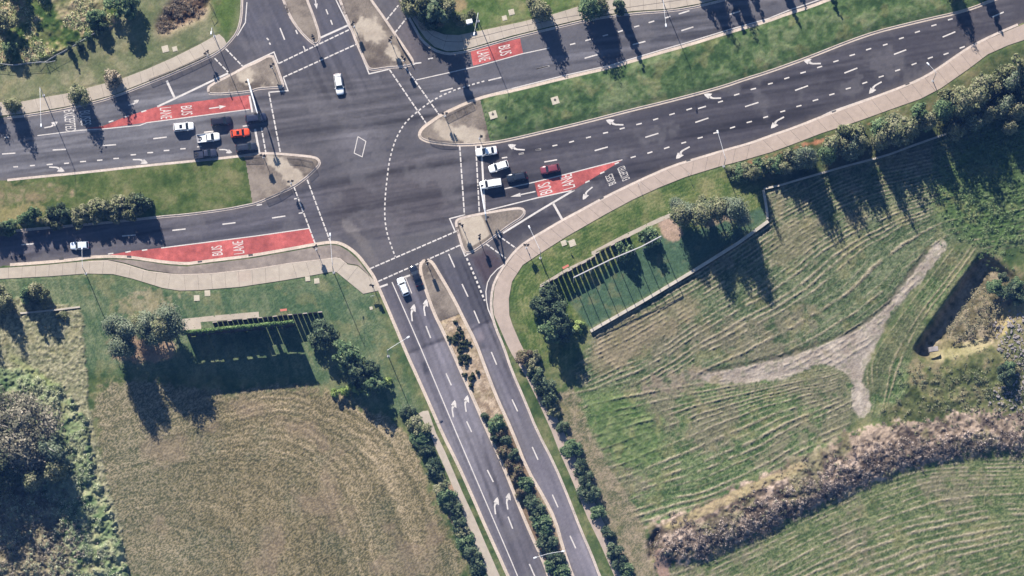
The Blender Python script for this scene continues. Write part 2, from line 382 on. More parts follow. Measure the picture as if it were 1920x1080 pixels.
# fields east
fA = reg([(1110,640),(1107,620),(1297,510),(1440,412),(1436,356),(1590,312),(1763,262),(1930,150),(1930,460),(1850,468),(1790,450),(1600,680),(1480,695),(1320,712),(1100,730),(1075,700)], .7)
straw = lambda s: np.clip(s,0,1)
def mown(mask, ph, warp, gr, dry, soil, seed, amp, wl=.15):
    p = ph*1.3 + (fbm(7,seed,2)-.5)*warp*.7; fr = p-np.floor(p)
    p = p+(N3-.5)*.13; fr = p-np.floor(p)
    row = TT[(np.floor(p).astype(int)*7+seed) & 4095]
    rid = np.exp(-((fr-.5)/(wl*(.7+.7*row)))**2)*(.25+1.1*row)*sm(fbm(3.0,seed+3,4),.22,.62)*(.55+.7*N4)          # loose cut grass lying in rows
    patch = np.clip(.5+(fbm(11,seed+5)-.5)*2.6+(N3-.5)*.8,0,1)
    paint(mask, *gr, n=np.clip(.5+(N2-.5)*1.1+(N3-.5)*1.2+(N4-.5)*.6+(NG-.5)*.9+(band(ph,3.1)-.5)*.5,0,1))
    paint(mask*sm(patch,.5,.85), *soil, n=np.clip(.5+(N3-.5)*1.4+(NG-.5)*.9,0,1), k=.6)
    paint(mask*np.clip(rid*1.5,0,1), *dry, n=np.clip(.5+(N3-.5)*1.4+(NG-.5)*.8,0,1), k=.85)
    H[:] += mask*(rid*amp+N3*.12+N4*.06+NG*.09)
GR = ((66,84,52),(92,106,74),(116,124,92)); DRY = ((144,135,110),(178,165,142)); SOIL = ((104,98,80),(138,126,108),(122,114,92))
phA = tps([(0,[(1107,625),(1200,570),(1297,515),(1385,460),(1480,395),(1600,335),(1760,300)]),
           (8,[(1110,712),(1230,655),(1360,575),(1470,505),(1560,435),(1680,385),(1800,355)]),
           (13,[(1210,735),(1330,660),(1450,600),(1540,540),(1640,455),(1740,400),(1850,385)]),
           (16,[(1330,705),(1460,645),(1580,580),(1680,490),(1770,425),(1850,415)])])
mown(fA, phA, .9, GR, DRY, SOIL, 200, .20)
paint(reg([(1120,640),(1300,540),(1330,570),(1150,700),(1085,705)], 2.5, .6), (128,118,92), (158,142,116), n=nz, k=.55)
paint(reg([(1435,430),(1540,400),(1560,440),(1445,520)], 3, .6), (130,122,96), (160,146,120), n=nz, k=.5)
paint(reg([(1760,300),(1930,180),(1930,470),(1850,465),(1800,450),(1740,400)], 5, .6), (62,86,46), (86,110,62), (116,130,88), n=np.clip(.5+(N3-.5)*1.8,0,1), k=.85)
H += reg([(1760,300),(1930,180),(1930,470),(1850,465),(1800,450),(1740,400)], 4)*N3*.4
fB = reg([(1062,740),(1100,725),(1320,716),(1480,705),(1560,688),(1600,705),(1612,770),(1560,830),(1490,868),(1390,905),(1300,958),(1230,990),(1190,975),(1180,940),(1110,820)], 1.0)
phB = tps([(-4,[(1090,790),(1200,760),(1330,735),(1560,690)]),(1,[(1150,860),(1290,805),(1400,760),(1580,715)]),
           (5,[(1230,897),(1363,850),(1447,808),(1600,740)]),(8.5,[(1240,945),(1297,938),(1347,920),(1430,882),(1497,842),(1610,795)]),(10,[(1240,975),(1320,948),(1430,905),(1500,865)])])
mown(fB, phB, .7, ((66,88,50),(92,110,70),(118,130,88)), DRY, SOIL, 300, .22)
paint(reg([(1085,760),(1180,735),(1260,790),(1230,880),(1180,900),(1110,830)], 4, .7), (64,90,46), (90,114,64), (124,138,90), n=np.clip(.5+(N3-.5)*1.8,0,1), k=.8)
fC = reg([(1225,1100),(1270,1066),(1340,1048),(1420,1010),(1500,972),(1600,920),(1700,885),(1800,865),(1930,862),(1930,1100)], 1.0)
phC = tps([(0,[(1330,1055),(1500,977),(1650,907),(1760,882),(1930,880)]),(4,[(1440,1062),(1565,997),(1750,925),(1930,912)]),
           (6.5,[(1455,1085),(1640,992),(1832,947),(1930,945)]),(10,[(1600,1080),(1750,1022),(1930,985)]),(14,[(1780,1080),(1930,1035)])])
mown(fC, phC, .6, ((74,92,54),(98,112,72),(124,130,90)), DRY, SOIL, 400, .13)
fD = reg([(1780,468),(1840,462),(1828,490),(1770,572),(1708,655),(1700,700),(1700,740),(1660,785),(1630,782),(1612,740),(1622,700),(1650,650),(1690,590)], .7)
phD = tps([(0,[(1790,470),(1735,540),(1690,600),(1652,655),(1628,710),(1640,770)]),(4.2,[(1840,478),(1772,570),(1706,660),(1703,720),(1665,780)])])
mown(fD, phD, .4, ((64,84,48),(90,108,68),(120,130,92)), ((142,134,106),(170,158,130)), ((84,88,62),(108,106,80)), 500, .18, .12)
# dry verge between the south road's shrubs and the field
paint(reg([(1035,735),(1075,720),(1105,810),(1180,940),(1215,1000),(1240,1100),(1180,1100),(1120,940),(1060,810)], 2, .5), (98,102,72), (136,126,102), (160,144,122), n=np.clip(.5+(N3-.5)*1.2+(N2-.5)*.8+(NG-.5)*.8,0,1), k=.9)
# gravel track
tr = reg([(1780,458),(1764,448),(1735,477),(1690,535),(1660,575),(1640,593),(1600,621),(1540,648),(1490,663),(1440,676),(1380,690),(1325,698),(1305,708),(1325,718),(1380,718),(1440,715),(1490,701),(1535,683),(1562,686),(1588,700),(1601,712),(1602,735),(1599,765),(1612,784),(1626,776),(1633,760),(1625,735),(1616,708),(1622,686),(1642,647),(1666,602),(1675,580),(1714,540),(1744,505)], .9, .75)
paint(tr, (148,136,122), (174,162,148), (196,184,168), n=np.clip(.5+(N2-.5)*1.4+(N3-.5)*.9,0,1))
H -= blur(tr,.5)*.06
paint(reg([(1170,722),(1230,705),(1330,692),(1400,690),(1340,718),(1200,738)], 2.5, .9), (160,144,130), (138,124,106), n=np.clip(.5+(N3-.5)*2,0,1), k=.75)
paint(tr*sm(N3,.56,.7), (104,108,78), (124,122,96), n=nz, k=.5)
for pts_ in ([(1765,462),(1705,530),(1650,610),(1612,660),(1540,672),(1440,696),(1330,706),(1200,722)], [(1745,480),(1680,560),(1640,630),(1614,690),(1610,740),(1615,775)]):
    w_ = resample0(chaikin(WP(pts_),2), 1.0)
    for o_ in (-1.0, .9):
        a_, b_ = offset(w_, o_-.22), offset(w_, o_+.22)
        paint(blur(fill(a_+b_[::-1], world=True), .2)*sm(N2,.3,.6), (126,116,104), (150,140,128), n=nz, k=.5)
ed = reg([(1320,696),(1470,664),(1600,617),(1655,576),(1745,455),(1750,460),(1692,540),(1655,584),(1600,624),(1480,670),(1325,702)], .5, .8)
paint(ed, (56,58,40), (80,82,56), n=nz, k=.6); H -= ed*.12
# pit
pit_p = [(1841,478),(1858,487),(1890,510),(1930,540),(1930,575),(1890,600),(1872,640),(1835,655),(1770,672),(1738,672),(1722,664),(1716,655),(1760,590),(1800,535)]
pit = fill(pit_p); pb = blur(pit, .35)
slope = np.clip((blur(pit,3.0)-.1)/.8,0,1)
paint(reg([(1838,470),(1935,520),(1935,800),(1850,770),(1760,790),(1650,800),(1640,785),(1700,745),(1700,690),(1712,660)], 1.5, .4), (60,70,40), (98,104,66), (138,128,98), n=np.clip(.5+(N2-.5)*1.6+(N3-.5)*1.2,0,1))
paint(pb, (92,88,64), (132,122,94), (160,146,122), n=np.clip(.5+(N3-.5)*2+(N2-.5),0,1))
paint(reg([(1730,660),(1790,648),(1850,630),(1865,650),(1790,672),(1740,678)], 1.2, .6), (142,138,96), (166,156,120), n=nz, k=.8)
paint(reg([(1862,612),(1890,570),(1935,540),(1935,600),(1895,610),(1872,640)], 1.0, .5), (186,166,126), (170,160,104), n=nz, k=.85)
# sharp western lip, gentle eastern side
east = sm(XX, (1845-960)*S, (1925-960)*S)*.8
south = sm(-YY, (625-540)*S, (668-540)*S)
H -= pb*3.3*(1-east)*(1-.75*south*sm(XX,(1735-960)*S,(1790-960)*S))
H += reg([(1845,465),(1826,478),(1760,570),(1705,655),(1716,662),(1775,580),(1838,490)], .9)*.55
H += pb*N3*.5
rough = reg([(1700,690),(1770,690),(1870,660),(1935,640),(1935,790),(1850,770),(1760,785),(1660,790)], 2)
H += rough*(fbm(2.6,61,3)*1.1+N3*.4)
# bank of spoil with scrub
berm = [(1215,985),(1240,978),(1300,962),(1390,910),(1490,866),(1580,815),(1680,795),(1800,778),(1930,775),(1930,850),(1830,852),(1760,862),(1680,885),(1580,930),(1480,975),(1400,1015),(1330,1045),(1260,1062),(1218,1055)]
bm_ = reg(berm, 1.6, 1.1)
bh = blur(fill([(1225,1010),(1310,1000),(1400,955),(1500,912),(1600,865),(1690,832),(1800,818),(1930,815),(1930,838),(1800,840),(1690,858),(1590,903),(1490,953),(1400,996),(1310,1030),(1240,1040)]), 2.0)
bh2 = blur(bm_, 2.5)
paint(bm_, (76,68,58), (116,102,88), (156,138,122), (192,172,156), n=np.clip(.5+(N2-.5)*1.3+(N3-.5)*1.6,0,1))
paint(bm_*reg([(1500,860),(1640,800),(1930,775),(1930,805),(1700,815),(1560,860),(1420,930)], 2, .6), (178,160,142), (150,134,116), n=nz, k=.55)
paint(bm_*sm(fbm(6,63,3),.46,.6), (94,96,68), (138,132,102), n=nz, k=.7)
paint(bm_*sm(fbm(2.2,65,4),.54,.66), (58,50,46), (84,74,66), n=nz, k=.75)
bhs = np.clip(blur(bm_,1.6)*1.5-.5,0,1)
H += bh*1.0 + bh2*.5 + bhs*(fbm(1.3,62,4)*.8+N3*.8+N4*.35)
paint(reg([(1222,992),(1250,985),(1390,915),(1500,868),(1520,872),(1400,930),(1260,995)], .8, .5), (168,150,120), (148,138,96), n=nz, k=.8)
hole = reg([(1219,1050),(1216,1020),(1226,996),(1240,990),(1232,1015),(1226,1045)], .4)
H -= hole*1.8; paint(hole, (70,62,48), (96,84,66), n=nz)
paint(reg([(1226,1050),(1232,1020),(1245,1035),(1258,1085),(1235,1085)], .6,.4), (168,140,124), (150,128,112), n=nz)
# dry tufts round the western verge
tuft = sm(fbm(3,80,3),.6,.75)*(1-fsw)
paint(tuft*blur(raised,.3)*.5, (140,134,92), (160,148,110), n=nz, k=.6)
# general grain of grass
H += (NG*.05+N4*.04)
grain = 1+(NG-.5)*.34+(N4-.5)*.18
COLR *= grain[...,None]
# roads are cut through: ground drops beneath the asphalt
rs = blur(raised, .16)
flat = sm(blur(raised, 1.0), .5, .95)
H = .13+(H-.13)*flat
gz = np.where(raised, H*1.0, -.12).astype(np.float32)
# one sheet that runs on to the horizon
ext = np.array([6,18,45,100,220,500,1100,2400.])
ax = np.concatenate([X0-ext[::-1], gx, X1+ext]); ay = np.concatenate([Y0-ext[::-1], gy, Y1+ext]); E = len(ext)
padn = lambda a: np.pad(a, ((E,E),(E,E))+((0,0),)*(a.ndim-2), mode='edge')
PZ = padn(gz); PC = padn(COLR)
far = np.ones(PC.shape[:2], bool); far[E-1:E+NY+1, E-1:E+NX+1] = False
PC[far] = C(104,116,78)*(.85+.3*rng.random((int(far.sum()),1))); PZ[far] = .1
AX, AY = np.meshgrid(ax, ay); ny, nx = AX.shape
idx = np.arange(ny*nx).reshape(ny,nx)
q = np.stack([idx[:-1,:-1],idx[:-1,1:],idx[1:,1:],idx[1:,:-1]],-1).reshape(-1,4)
m_ground = new_mat("ground_cover", rough=1, spec=0, attr='Col', noise=[(3.0,.12)])
ground = link(tag(grid_mesh("ground", AX, AY, PZ, q, PC, m_ground), kind='structure'))
def zat(x, y):
    i = int(round((x-X0)/DX)); j = int(round((y-Y0)/DX))
    if 0 <= i < NX and 0 <= j < NY: return float(max(gz[j,i], 0.0))
    return .12

# ------------------------------------------------------------------ ASPHALT sheet, ends under kerbs
AD = 0.3
bx = np.arange(X0-4, X1+4, AD); by = np.arange(Y0-4, Y1+4, AD)
ii = np.clip(np.round((bx-X0)/DX).astype(int),0,NX-1); jj = np.clip(np.round((by-Y0)/DX).astype(int),0,NY-1)
smp = lambda a: a[np.ix_(jj,ii)]
BX, BY = np.meshgrid(bx, by)
acol = np.zeros(BX.shape+(3,), np.float32)
save = COLR; COLR = np.zeros((NY,NX,3), np.float32)
an = np.clip(.5+(fbm(9,90)-.5)*1.3+(N3-.5)*.35,0,1)
paint(ONE, (83,80,82), (101,98,100), n=an)
paint(reg([(-40,200),(480,140),(490,300),(-40,350)], 2), (102,101,105), (118,116,119), n=an)              # west approach
paint(reg([(-40,420),(480,385),(620,330),(620,460),(-40,510)], 3), (90,87,92), (100,97,102), n=an)
paint(reg([(890,262),(960,255),(1450,130),(1940,-30),(1940,60),(1620,190),(1060,410),(940,470),(880,440)], 1.0), (68,65,69), (82,79,82), n=an)   # east approach: newer seal
paint(reg([(760,190),(960,60),(1400,-60),(1700,-60),(1440,45),(900,200)], 2), (94,93,97), (109,107,111), n=an)
paint(reg([(875,478),(912,460),(948,495),(920,520),(912,560)], .4), (78,68,72), (86,76,80), n=an)
paint(reg([(800,490),(880,480),(925,560),(945,620),(865,620)], .4), (82,80,86), (90,88,94), n=an)
paint(reg([(440,0),(690,0),(700,140),(520,120),(430,80)], 3), (86,85,91), (96,94,101), n=an)
paint(reg([(745,664),(835,635),(1030,1090),(955,1090)], .25), (112,108,114), (130,126,132), n=an)         # south road, southbound-side slab
paint(reg([(705,545),(790,520),(835,633),(748,662)], .25), (94,91,97), (106,102,108), n=an)
paint(reg([(882,612),(928,594),(1130,1090),(1078,1090)], .25), (106,102,109), (124,120,127), n=an)
paint(reg([(725,60),(770,45),(800,110),(760,120)], 1), (98,92,94), (106,100,102), n=an)
paint(reg([(640,466),(700,447),(760,438),(856,420),(860,436),(692,506)], .2), (100,97,98), (112,108,108), n=an, k=.8)
paint(reg([(600,345),(760,300),(860,300),(860,415),(720,440),(620,440)], 2), (80,74,75), (92,86,86), n=an, k=.6)
paint(reg([(628,408),(650,412),(690,450),(712,500),(700,505),(672,458)], .8, .5), (124,117,112), (134,127,122), n=an, k=.5)
paint(reg([(790,680),(802,676),(806,698),(795,703)], .15), (82,80,86), (88,86,92), n=an)
paint(reg([(893,640),(908,636),(912,652),(898,656)], .15), (82,80,86), (88,86,92), n=an)
wear = np.exp(-(((XX-(672-960)*S)/4.5)**2+((YY-(540-262)*S)/3.6)**2)); paint(wear, (140,136,140), (128,124,128), n=an, k=.55)
wear = np.exp(-(((XX-(718-960)*S-.3*(YY-8))/2.2)**2+((YY-(540-455)*S)/5)**2)); paint(wear, (112,106,108), (120,114,114), n=an, k=.45)
wear = np.exp(-(((XX-(902-960)*S)/.8)**2+((YY-(540-632)*S)/1.2)**2)); paint(wear, (150,138,142), (140,128,132), n=an, k=.5)
wear = np.exp(-(((XX-(1090-960)*S)/1.6)**2+((YY-(540-1030)*S)/4)**2)); paint(wear, (152,146,152), (140,134,140), n=an, k=.4)
def seam(pts, w=.09, col=(52,50,56), k=.7):
    L, R = offset(WP(pts), w+.05), offset(WP(pts), -w-.05); m = blur(fill(L+R[::-1], world=True), .12); m /= max(m.max(),1e-6)
    paint(m, col, col, n=an, k=k)
seam(Z('h 800,600 800,600') if 0 else [(748,668),(795,650),(835,634)]); seam([(880,621),(905,606),(930,596)])
seam([(520,322),(600,322),(700,285),(760,277)], .06, k=.4); seam([(700,447),(760,438),(850,418)], .06, k=.5)
seam([(905,815),(912,850),(930,905),(945,960)], .08, (60,58,64), .5)
def tracks(poly, p0, p1, seed, amp):
    """tyre-polished and oily bands along a carriageway"""
    m = reg(poly, .8); a, b = Vector(W(p0)), Vector(W(p1)); d = (b-a).normalized(); an_ = math.atan2(d.y, d.x)
    f = (fbm(60, seed, 3, cy=1.5, ang=an_)-.5)*2*amp; f2 = (fbm(25, seed+9, 2, cy=.5, ang=an_)-.5)*amp
    COLR[:] = COLR*(1+m*(f+f2))[...,None]
tracks([(-40,180),(500,140),(900,150),(1500,-60),(1440,45),(960,170),(780,240),(490,300),(-40,345)], (500,220), (900,165), 600, .75)
tracks([(-40,430),(480,380),(780,280),(900,270),(1900,-20),(1900,50),(1060,410),(900,450),(700,440),(590,460),(-40,500)], (590,370), (1000,300), 620, .7)
tracks([(710,540),(800,500),(900,480),(1140,1090),(950,1090)], (750,580), (950,1060), 640, .65)
tracks([(440,-10),(760,-10),(780,120),(640,200),(440,100)], (520,0), (600,170), 660, .45)
for px_, ln_, wd_, k_ in [((455,225),6,.9,.4),((430,262),7,.9,.45),((440,283),7,.9,.4),((925,290),7,.9,.4),((945,318),7,.9,.45),((935,349),7,.9,.4),((765,560),7,.9,.5),((788,548),7,.9,.5),((560,425),5,.9,.3),((560,400),5,.9,.3)]:
    a_ = math.radians({0:6}.get(0)) if px_[1] < 450 else math.radians(-68)
    u_ = (XX-W(px_)[0])*math.cos(a_)+(YY-W(px_)[1])*math.sin(a_); v_ = -(XX-W(px_)[0])*math.sin(a_)+(YY-W(px_)[1])*math.cos(a_)
    paint(np.exp(-(u_/ln_)**2-(v_/wd_)**2)*(.5+N3), (58,54,56), (66,62,64), n=an, k=k_)
for sd_ in range(14):
    g_ = random.Random(900+sd_); x_, y_ = g_.uniform(520,900), g_.uniform(190,440)
    pts_ = [(x_,y_)]
    for _ in range(6): pts_.append((pts_[-1][0]+g_.uniform(4,12), pts_[-1][1]+g_.uniform(-5,3)))
    seam(pts_, .02, (66,63,66), .5)
paint(sm(fbm(5,95,4),.56,.7), (122,118,119), (108,105,107), n=an, k=.45)
paint(np.clip((blur(raised,1.0)-.06)*2.2,0,1)*(.4+.9*N3), (122,112,102), (140,128,116), n=an, k=.42)
COLR *= (1+(N4-.5)*.12+(NG-.5)*.16)[...,None]
acol = smp(COLR); COLR = save
near = smp(blur(raised,.45)) < .985
keep = near[:-1,:-1]|near[1:,1:]|near[:-1,1:]|near[1:,:-1]
idx = np.arange(BX.size).reshape(BX.shape)
q = np.stack([idx[:-1,:-1],idx[:-1,1:],idx[1:,1:],idx[1:,:-1]],-1)[keep]
used, inv = np.unique(q.ravel(), return_inverse=True)
m_asph = new_mat("asphalt", rough=.95, spec=.1, attr='Col', noise=[(9.0,.10)])
road = link(tag(grid_mesh("road", BX.ravel()[used], BY.ravel()[used], np.zeros(len(used)), inv.reshape(-1,4), acol.reshape(-1,3)[used], m_asph), kind='structure'))
# ------------------------------------------------------------------ KERBS, PATHS, PAVED ISLANDS
m_kerb = new_mat("kerb_concrete", C(208,194,182), .95, .1, noise=[(.35,.2),(2.5,.22)])
m_kerbw = new_mat("kerb_tan_concrete", C(212,196,180), .95, .1, noise=[(.35,.18),(2.5,.2)])
m_path = new_mat("path_concrete", C(192,180,164), .95, .1, noise=[(.12,.12),(.8,.12),(6,.08)])
m_pathp = new_mat("path_pink_concrete", C(188,171,157), .95, .1, noise=[(.12,.10),(.8,.12),(6,.08)])
m_apron = new_mat("weathered_concrete", C(150,138,128), .95, .1, noise=[(.15,.3),(.7,.25),(4,.12)])
m_isl = new_mat("island_concrete", C(142,130,119), .95, .1, noise=[(.16,.28),(.6,.22),(4,.12)])
m_ramp = new_mat("pale_concrete", C(200,184,168), .95, .1, noise=[(.2,.14),(1.2,.12),(6,.06)])
m_joint = new_mat("dark_joint", C(104,96,92), .95, .1)
def resample(pts, step):
    P = np.array(pts); d = np.linalg.norm(np.diff(P,axis=0),axis=1); L = np.concatenate([[0],np.cumsum(d)])
    n = max(2, int(L[-1]/step)+1); q = np.linspace(0,L[-1],n); return list(zip(np.interp(q,L,P[:,0]), np.interp(q,L,P[:,1])))
def kerb(pts, mat, gut=.42, closed=False):
    """gutter pan, upstand and top, along a raised outline (land on the left of travel)"""
    prof = [(-gut,.012),(-.04,.022),(-.01,.15),(.2,.158),(.24,.02)]
    rows = [offset(pts, d) for d,_ in prof]; n = len(pts); mb = MB()
    vs = [(p[0],p[1],z) for (d,z),r in zip(prof,rows) for p in r]
    fs = [(k*n+i, k*n+i+1, (k+1)*n+i+1, (k+1)*n+i) for k in range(len(prof)-1) for i in range(n-1)]
    mb.add(vs, [f[::-1] for f in fs]); return mb
for k, p in RAISED.items():
    w = WP(p); a = sum(w[i][0]*w[(i+1)%len(w)][1]-w[(i+1)%len(w)][0]*w[i][1] for i in range(len(w)))
    if a < 0: w = w[::-1]
    w = w+[w[0],w[1]]
    runs, cur = [], []
    for q in w:
        if X0+1 < q[0] < X1-1 and Y0+1 < q[1] < Y1-1: cur.append(q)
        else:
            if len(cur) > 1: runs.append(cur)
            cur = []
    if len(cur) > 1: runs.append(cur)
    for r in runs:
        pale = k in ('SM','SW','EM')
        tag(kerb(resample(r,.5), m_kerbw if pale else m_kerb, .5 if pale else .36).build("kerb", m_kerbw if pale else m_kerb), kind='structure')

FLAT = []
def slab(name, px, z=.185, mat=None, smooth=0, base=.0):
    p = chaikin(px, smooth, True) if smooth else px
    FLAT.append(WP(p))
    return tag(MB().prism(WP(p), base, z).build(name, mat or m_path, tri=True), kind='structure')
def along(upper, lower): return upper+lower[::-1]
nwp_hi = [(-60,194),(0,192),(45,190),(80,183),(127,175),(160,166),(225,149),(275,130),(325,108),(375,83),(398,70),(411,64),(420,72)]
nwp_lo = [(-60,224),(0,217),(55,212),(140,197),(212,178),(275,153),(325,133),(390,104),(412,92),(425,82)]
slab("footpath", along(nwp_hi, nwp_lo), mat=m_path)
nep_hi = [(764,5),(776,20),(792,42),(812,57),(833,65),(860,66),(923,53),(983,40),(1043,25),(1085,12),(1150,-2),(1300,-30),(1500,-75)]
nep_lo = [(761,14),(771,32),(782,50),(798,72),(815,88),(838,96),(860,95),(885,89),(960,67),(1022,52),(1110,31),(1185,21),(1260,16),(1317,6),(1400,-16),(1500,-44)]
slab("footpath", along(nep_hi, nep_lo), mat=m_path)
tag(MB().line(resample(WP([(775,24),(790,46),(810,67),(835,78),(862,79),(960,54),(1022,40),(1110,24),(1200,11),(1320,-6)]),1.0), .10, .192).build("path_joint", m_joint), kind='structure')
swp_hi = [(-60,510),(0,503),(75,498),(140,492),(172,489),(202,488),(234,495),(277,508),(320,514),(350,516),(400,514),(480,505),(542,495),(635,484),(652,496),(671,499),(700,524),(706,536)]
swp_lo = [(-60,527),(0,523),(95,518),(160,513),(212,514),(250,523),(305,540),(337,545),(375,544),(450,538),(530,526),(571,519),(625,509),(632,511),(681,551),(709,545)]
slab("footpath", along(swp_hi, swp_lo), mat=m_path)
apron = [(172,486),(240,487),(275,491),(310,497),(350,500),(372,497),(420,491),(470,485),(555,470),(592,463),(620,459),(636,461),(653,471),(668,484),(684,504),(698,522),(671,497),(652,494),(635,482),(542,493),(480,503),(400,512),(350,514),(320,512),(277,506),(234,493),(202,487)]
slab("bus_stop_apron", apron, .178, m_apron)
tag(MB().line(resample(WP([(165,491),(202,489),(234,496),(277,509),(320,514),(350,515),(400,513),(480,504),(542,494),(635,483),(650,495)]),1), .22, .2).build("kerb", m_kerbw), kind='structure')
for mm in ([(444,511),(470,507),(471,526),(446,529)],):
    slab("pale_paving", mm, .189, m_ramp, base=.15)
tag(MB().line(WP([(500,524),(520,521)]),.2,.19).line(WP([(540,518),(555,515)]),.2,.19).line(WP([(470,531),(487,529)]),.2,.19).build("path_marking", m_ramp), kind='structure')
sep_hi = [(1960,32),(1920,48),(1875,67),(1845,80),(1815,96),(1797,108),(1770,127),(1740,147),(1702,165),(1615,197),(1560,217),(1490,245),(1440,262),(1405,275),(1360,287),(1310,302),(1260,317),(1197,345),(1135,375),(1095,397),(1052,420),(1010,445),(988,459),(968,476),(952,498),(936,522),(930,540),(927,570),(929,590),(936,613),(950,645),(960,665),(985,704),(1010,755),(1033,806),(1050,850),(1068,890),(1087,935),(1102,972),(1124,1017),(1154,1085)]
sep_lo = [(1960,52),(1920,75),(1890,85),(1852,102),(1815,130),(1765,165),(1727,185),(1665,207),(1610,227),(1540,250),(1488,270),(1447,285),(1385,303),(1350,312),(1285,332),(1235,352),(1185,375),(1135,402),(1060,445),(1010,477),(980,497),(960,528),(954,560),(955,591),(961,610),(974,640),(990,672),(1014,720),(1040,775),(1062,820),(1078,855),(1096,895),(1112,935),(1128,972),(1150,1017),(1180,1085)]
sep_hi = [(x_-1,y_-2.6) if y_ < 530 else ((x_-2.8,y_) if y_ < 600 else (x_,y_)) for x_,y_ in sep_hi]
slab("footpath", along(sep_hi, sep_lo), mat=m_pathp)
jn = MB()
U, Lw = resample(WP(sep_hi[2:26]), 3.2), resample(WP(sep_lo[2:26]), 3.2)
for a in U[1:-1]:
    b = min(Lw, key=lambda q: (q[0]-a[0])**2+(q[1]-a[1])**2); jn.line([a, b], .05, .192)
for hi_, lo_ in ((nwp_hi,nwp_lo),(nep_hi,nep_lo),(swp_hi,swp_lo)):
    U, Lw = resample(WP(hi_), 3.0), resample(WP(lo_), 1.0)
    for a in U[1:-1]:
        b = min(Lw, key=lambda q: (q[0]-a[0])**2+(q[1]-a[1])**2); jn.line([a, b], .045, .193)
tag(jn.build("path_joint", m_joint), kind='structure')
slab("footpath", [(785,775),(805,810),(815,835),(840,892),(865,952),(880,995),(915,1080),(925,1110),(950,1110),(937,1080),(915,1030),(890,972),(868,925),(835,848),(818,813),(803,770),(793,771)], mat=m_path)
# islands: weathered infill with a paler pedestrian cut-through
def inner(key, d=.24): 
    w = WP(RAISED[key]); a = sum(w[i][0]*w[(i+1)%len(w)][1]-w[(i+1)%len(w)][0]*w[i][1] for i in range(len(w)))
    if a < 0: w = w[::-1]
    w = resample(w+[w[0]], .6); return offset(w, d)
def clip_half(w, a, b):
    """part of a world polygon on the left of the line a->b"""
    a, b = Vector(W(a)), Vector(W(b)); d = b-a; out = []
    sd_ = [d.x*(q[1]-a.y)-d.y*(q[0]-a.x) for q in w]
    for i in range(len(w)):
        j = (i+1) % len(w); p, q = Vector(w[i]), Vector(w[j])
        if sd_[i] >= 0: out.append(tuple(p))
        if (sd_[i] > 0) != (sd_[j] > 0) and sd_[i] != sd_[j]:
            t = sd_[i]/(sd_[i]-sd_[j]); out.append(tuple(p+(q-p)*t))
    return out
save = COLR; COLR = np.zeros((NY,NX,3), np.float32)
stain = np.clip(.5+(fbm(3.5,700,4)-.5)*1.8+(N3-.5)*.5+(NG-.5)*.25,0,1)
paint(ONE, (104,94,84), (134,123,111), (156,144,130), n=stain)
wash = lambda px, r=.9, rg=.7, k=.85: paint(reg(px, r, rg), (182,168,150), (206,193,174), n=np.clip(.5+(N3-.5)+(N2-.5)*.8,0,1), k=k)
wash([(492,290),(520,289),(545,312),(576,334),(553,349),(543,347),(523,325),(500,306)])
wash([(806,240),(833,220),(846,232),(866,268),(840,268),(826,250)]); wash([(850,238),(862,271),(912,268),(918,250),(890,240)], 1.4)
wash([(858,412),(903,402),(920,440),(900,454),(880,464),(866,440)], .5, .3, 1); wash([(440,138),(470,124),(480,152),(462,160),(446,152)]); wash([(470,165),(508,155),(530,152),(530,166),(482,166)], 1.2, .9)
wash([(655,55),(672,36),(715,36),(738,75),(704,84),(672,74)], 1.6, .9); wash([(712,86),(738,76),(768,112),(752,126),(732,108)], 1.4, .9); wash([(795,495),(806,495),(830,560),(850,595),(836,600),(815,560)], 2.0, 1.2, .4)
paint(reg([(695,128),(705,110),(735,112),(728,128)], .8, .8), (84,74,68), (104,94,86), n=stain, k=.7)
COLI = COLR*(1+(NG-.5)*.14)[...,None]; COLR = save
m_islv = new_mat("island_paving", rough=.95, spec=.1, attr='Col', noise=[(5.0,.08)])
def island_sheet(w, z=.152):
    m = fill(w, world=True); FLAT.append(list(w)); keep = m[:-1,:-1] & m[1:,1:]; idx = np.arange(NY*NX).reshape(NY,NX)
    q = np.stack([idx[:-1,:-1],idx[:-1,1:],idx[1:,1:],idx[1:,:-1]],-1)[keep]; used, inv = np.unique(q.ravel(), return_inverse=True)
    link(tag(grid_mesh("traffic_island", XX.ravel()[used], YY.ravel()[used], np.full(len(used), z), inv.reshape(-1,4), COLI.reshape(-1,3)[used], m_islv), kind='structure'))
ED_ = .06
island_sheet(clip_half(inner('WM',ED_), (457,286), (474,390))); island_sheet(clip_half(inner('EM',ED_), (922,275), (900,180)))
for k_ in ('NI','SI','NL','NB'):
    island_sheet([q for q in inner(k_,ED_) if q[1] < Y1-1] if k_ in ('NL','NB') else inner(k_,ED_))
island_sheet(clip_half(inner('SM',ED_), (829,601), (864,588)))
fm = np.zeros((NY,NX), bool)
for w_ in FLAT: fm |= fill(w_, world=True)
def flatten_under(fm, z=.09):
    fm = (blur(fm, .2) > .04) & (gz > z)
    gz[fm] = z; PZ[E:E+NY,E:E+NX] = gz
    co = np.empty(len(ground.data.vertices)*3, np.float32); ground.data.vertices.foreach_get('co', co); co = co.reshape(-1,3)
    co[:,2] = PZ.ravel(); ground.data.vertices.foreach_set('co', co.ravel()); ground.data.update()
flatten_under(fm)
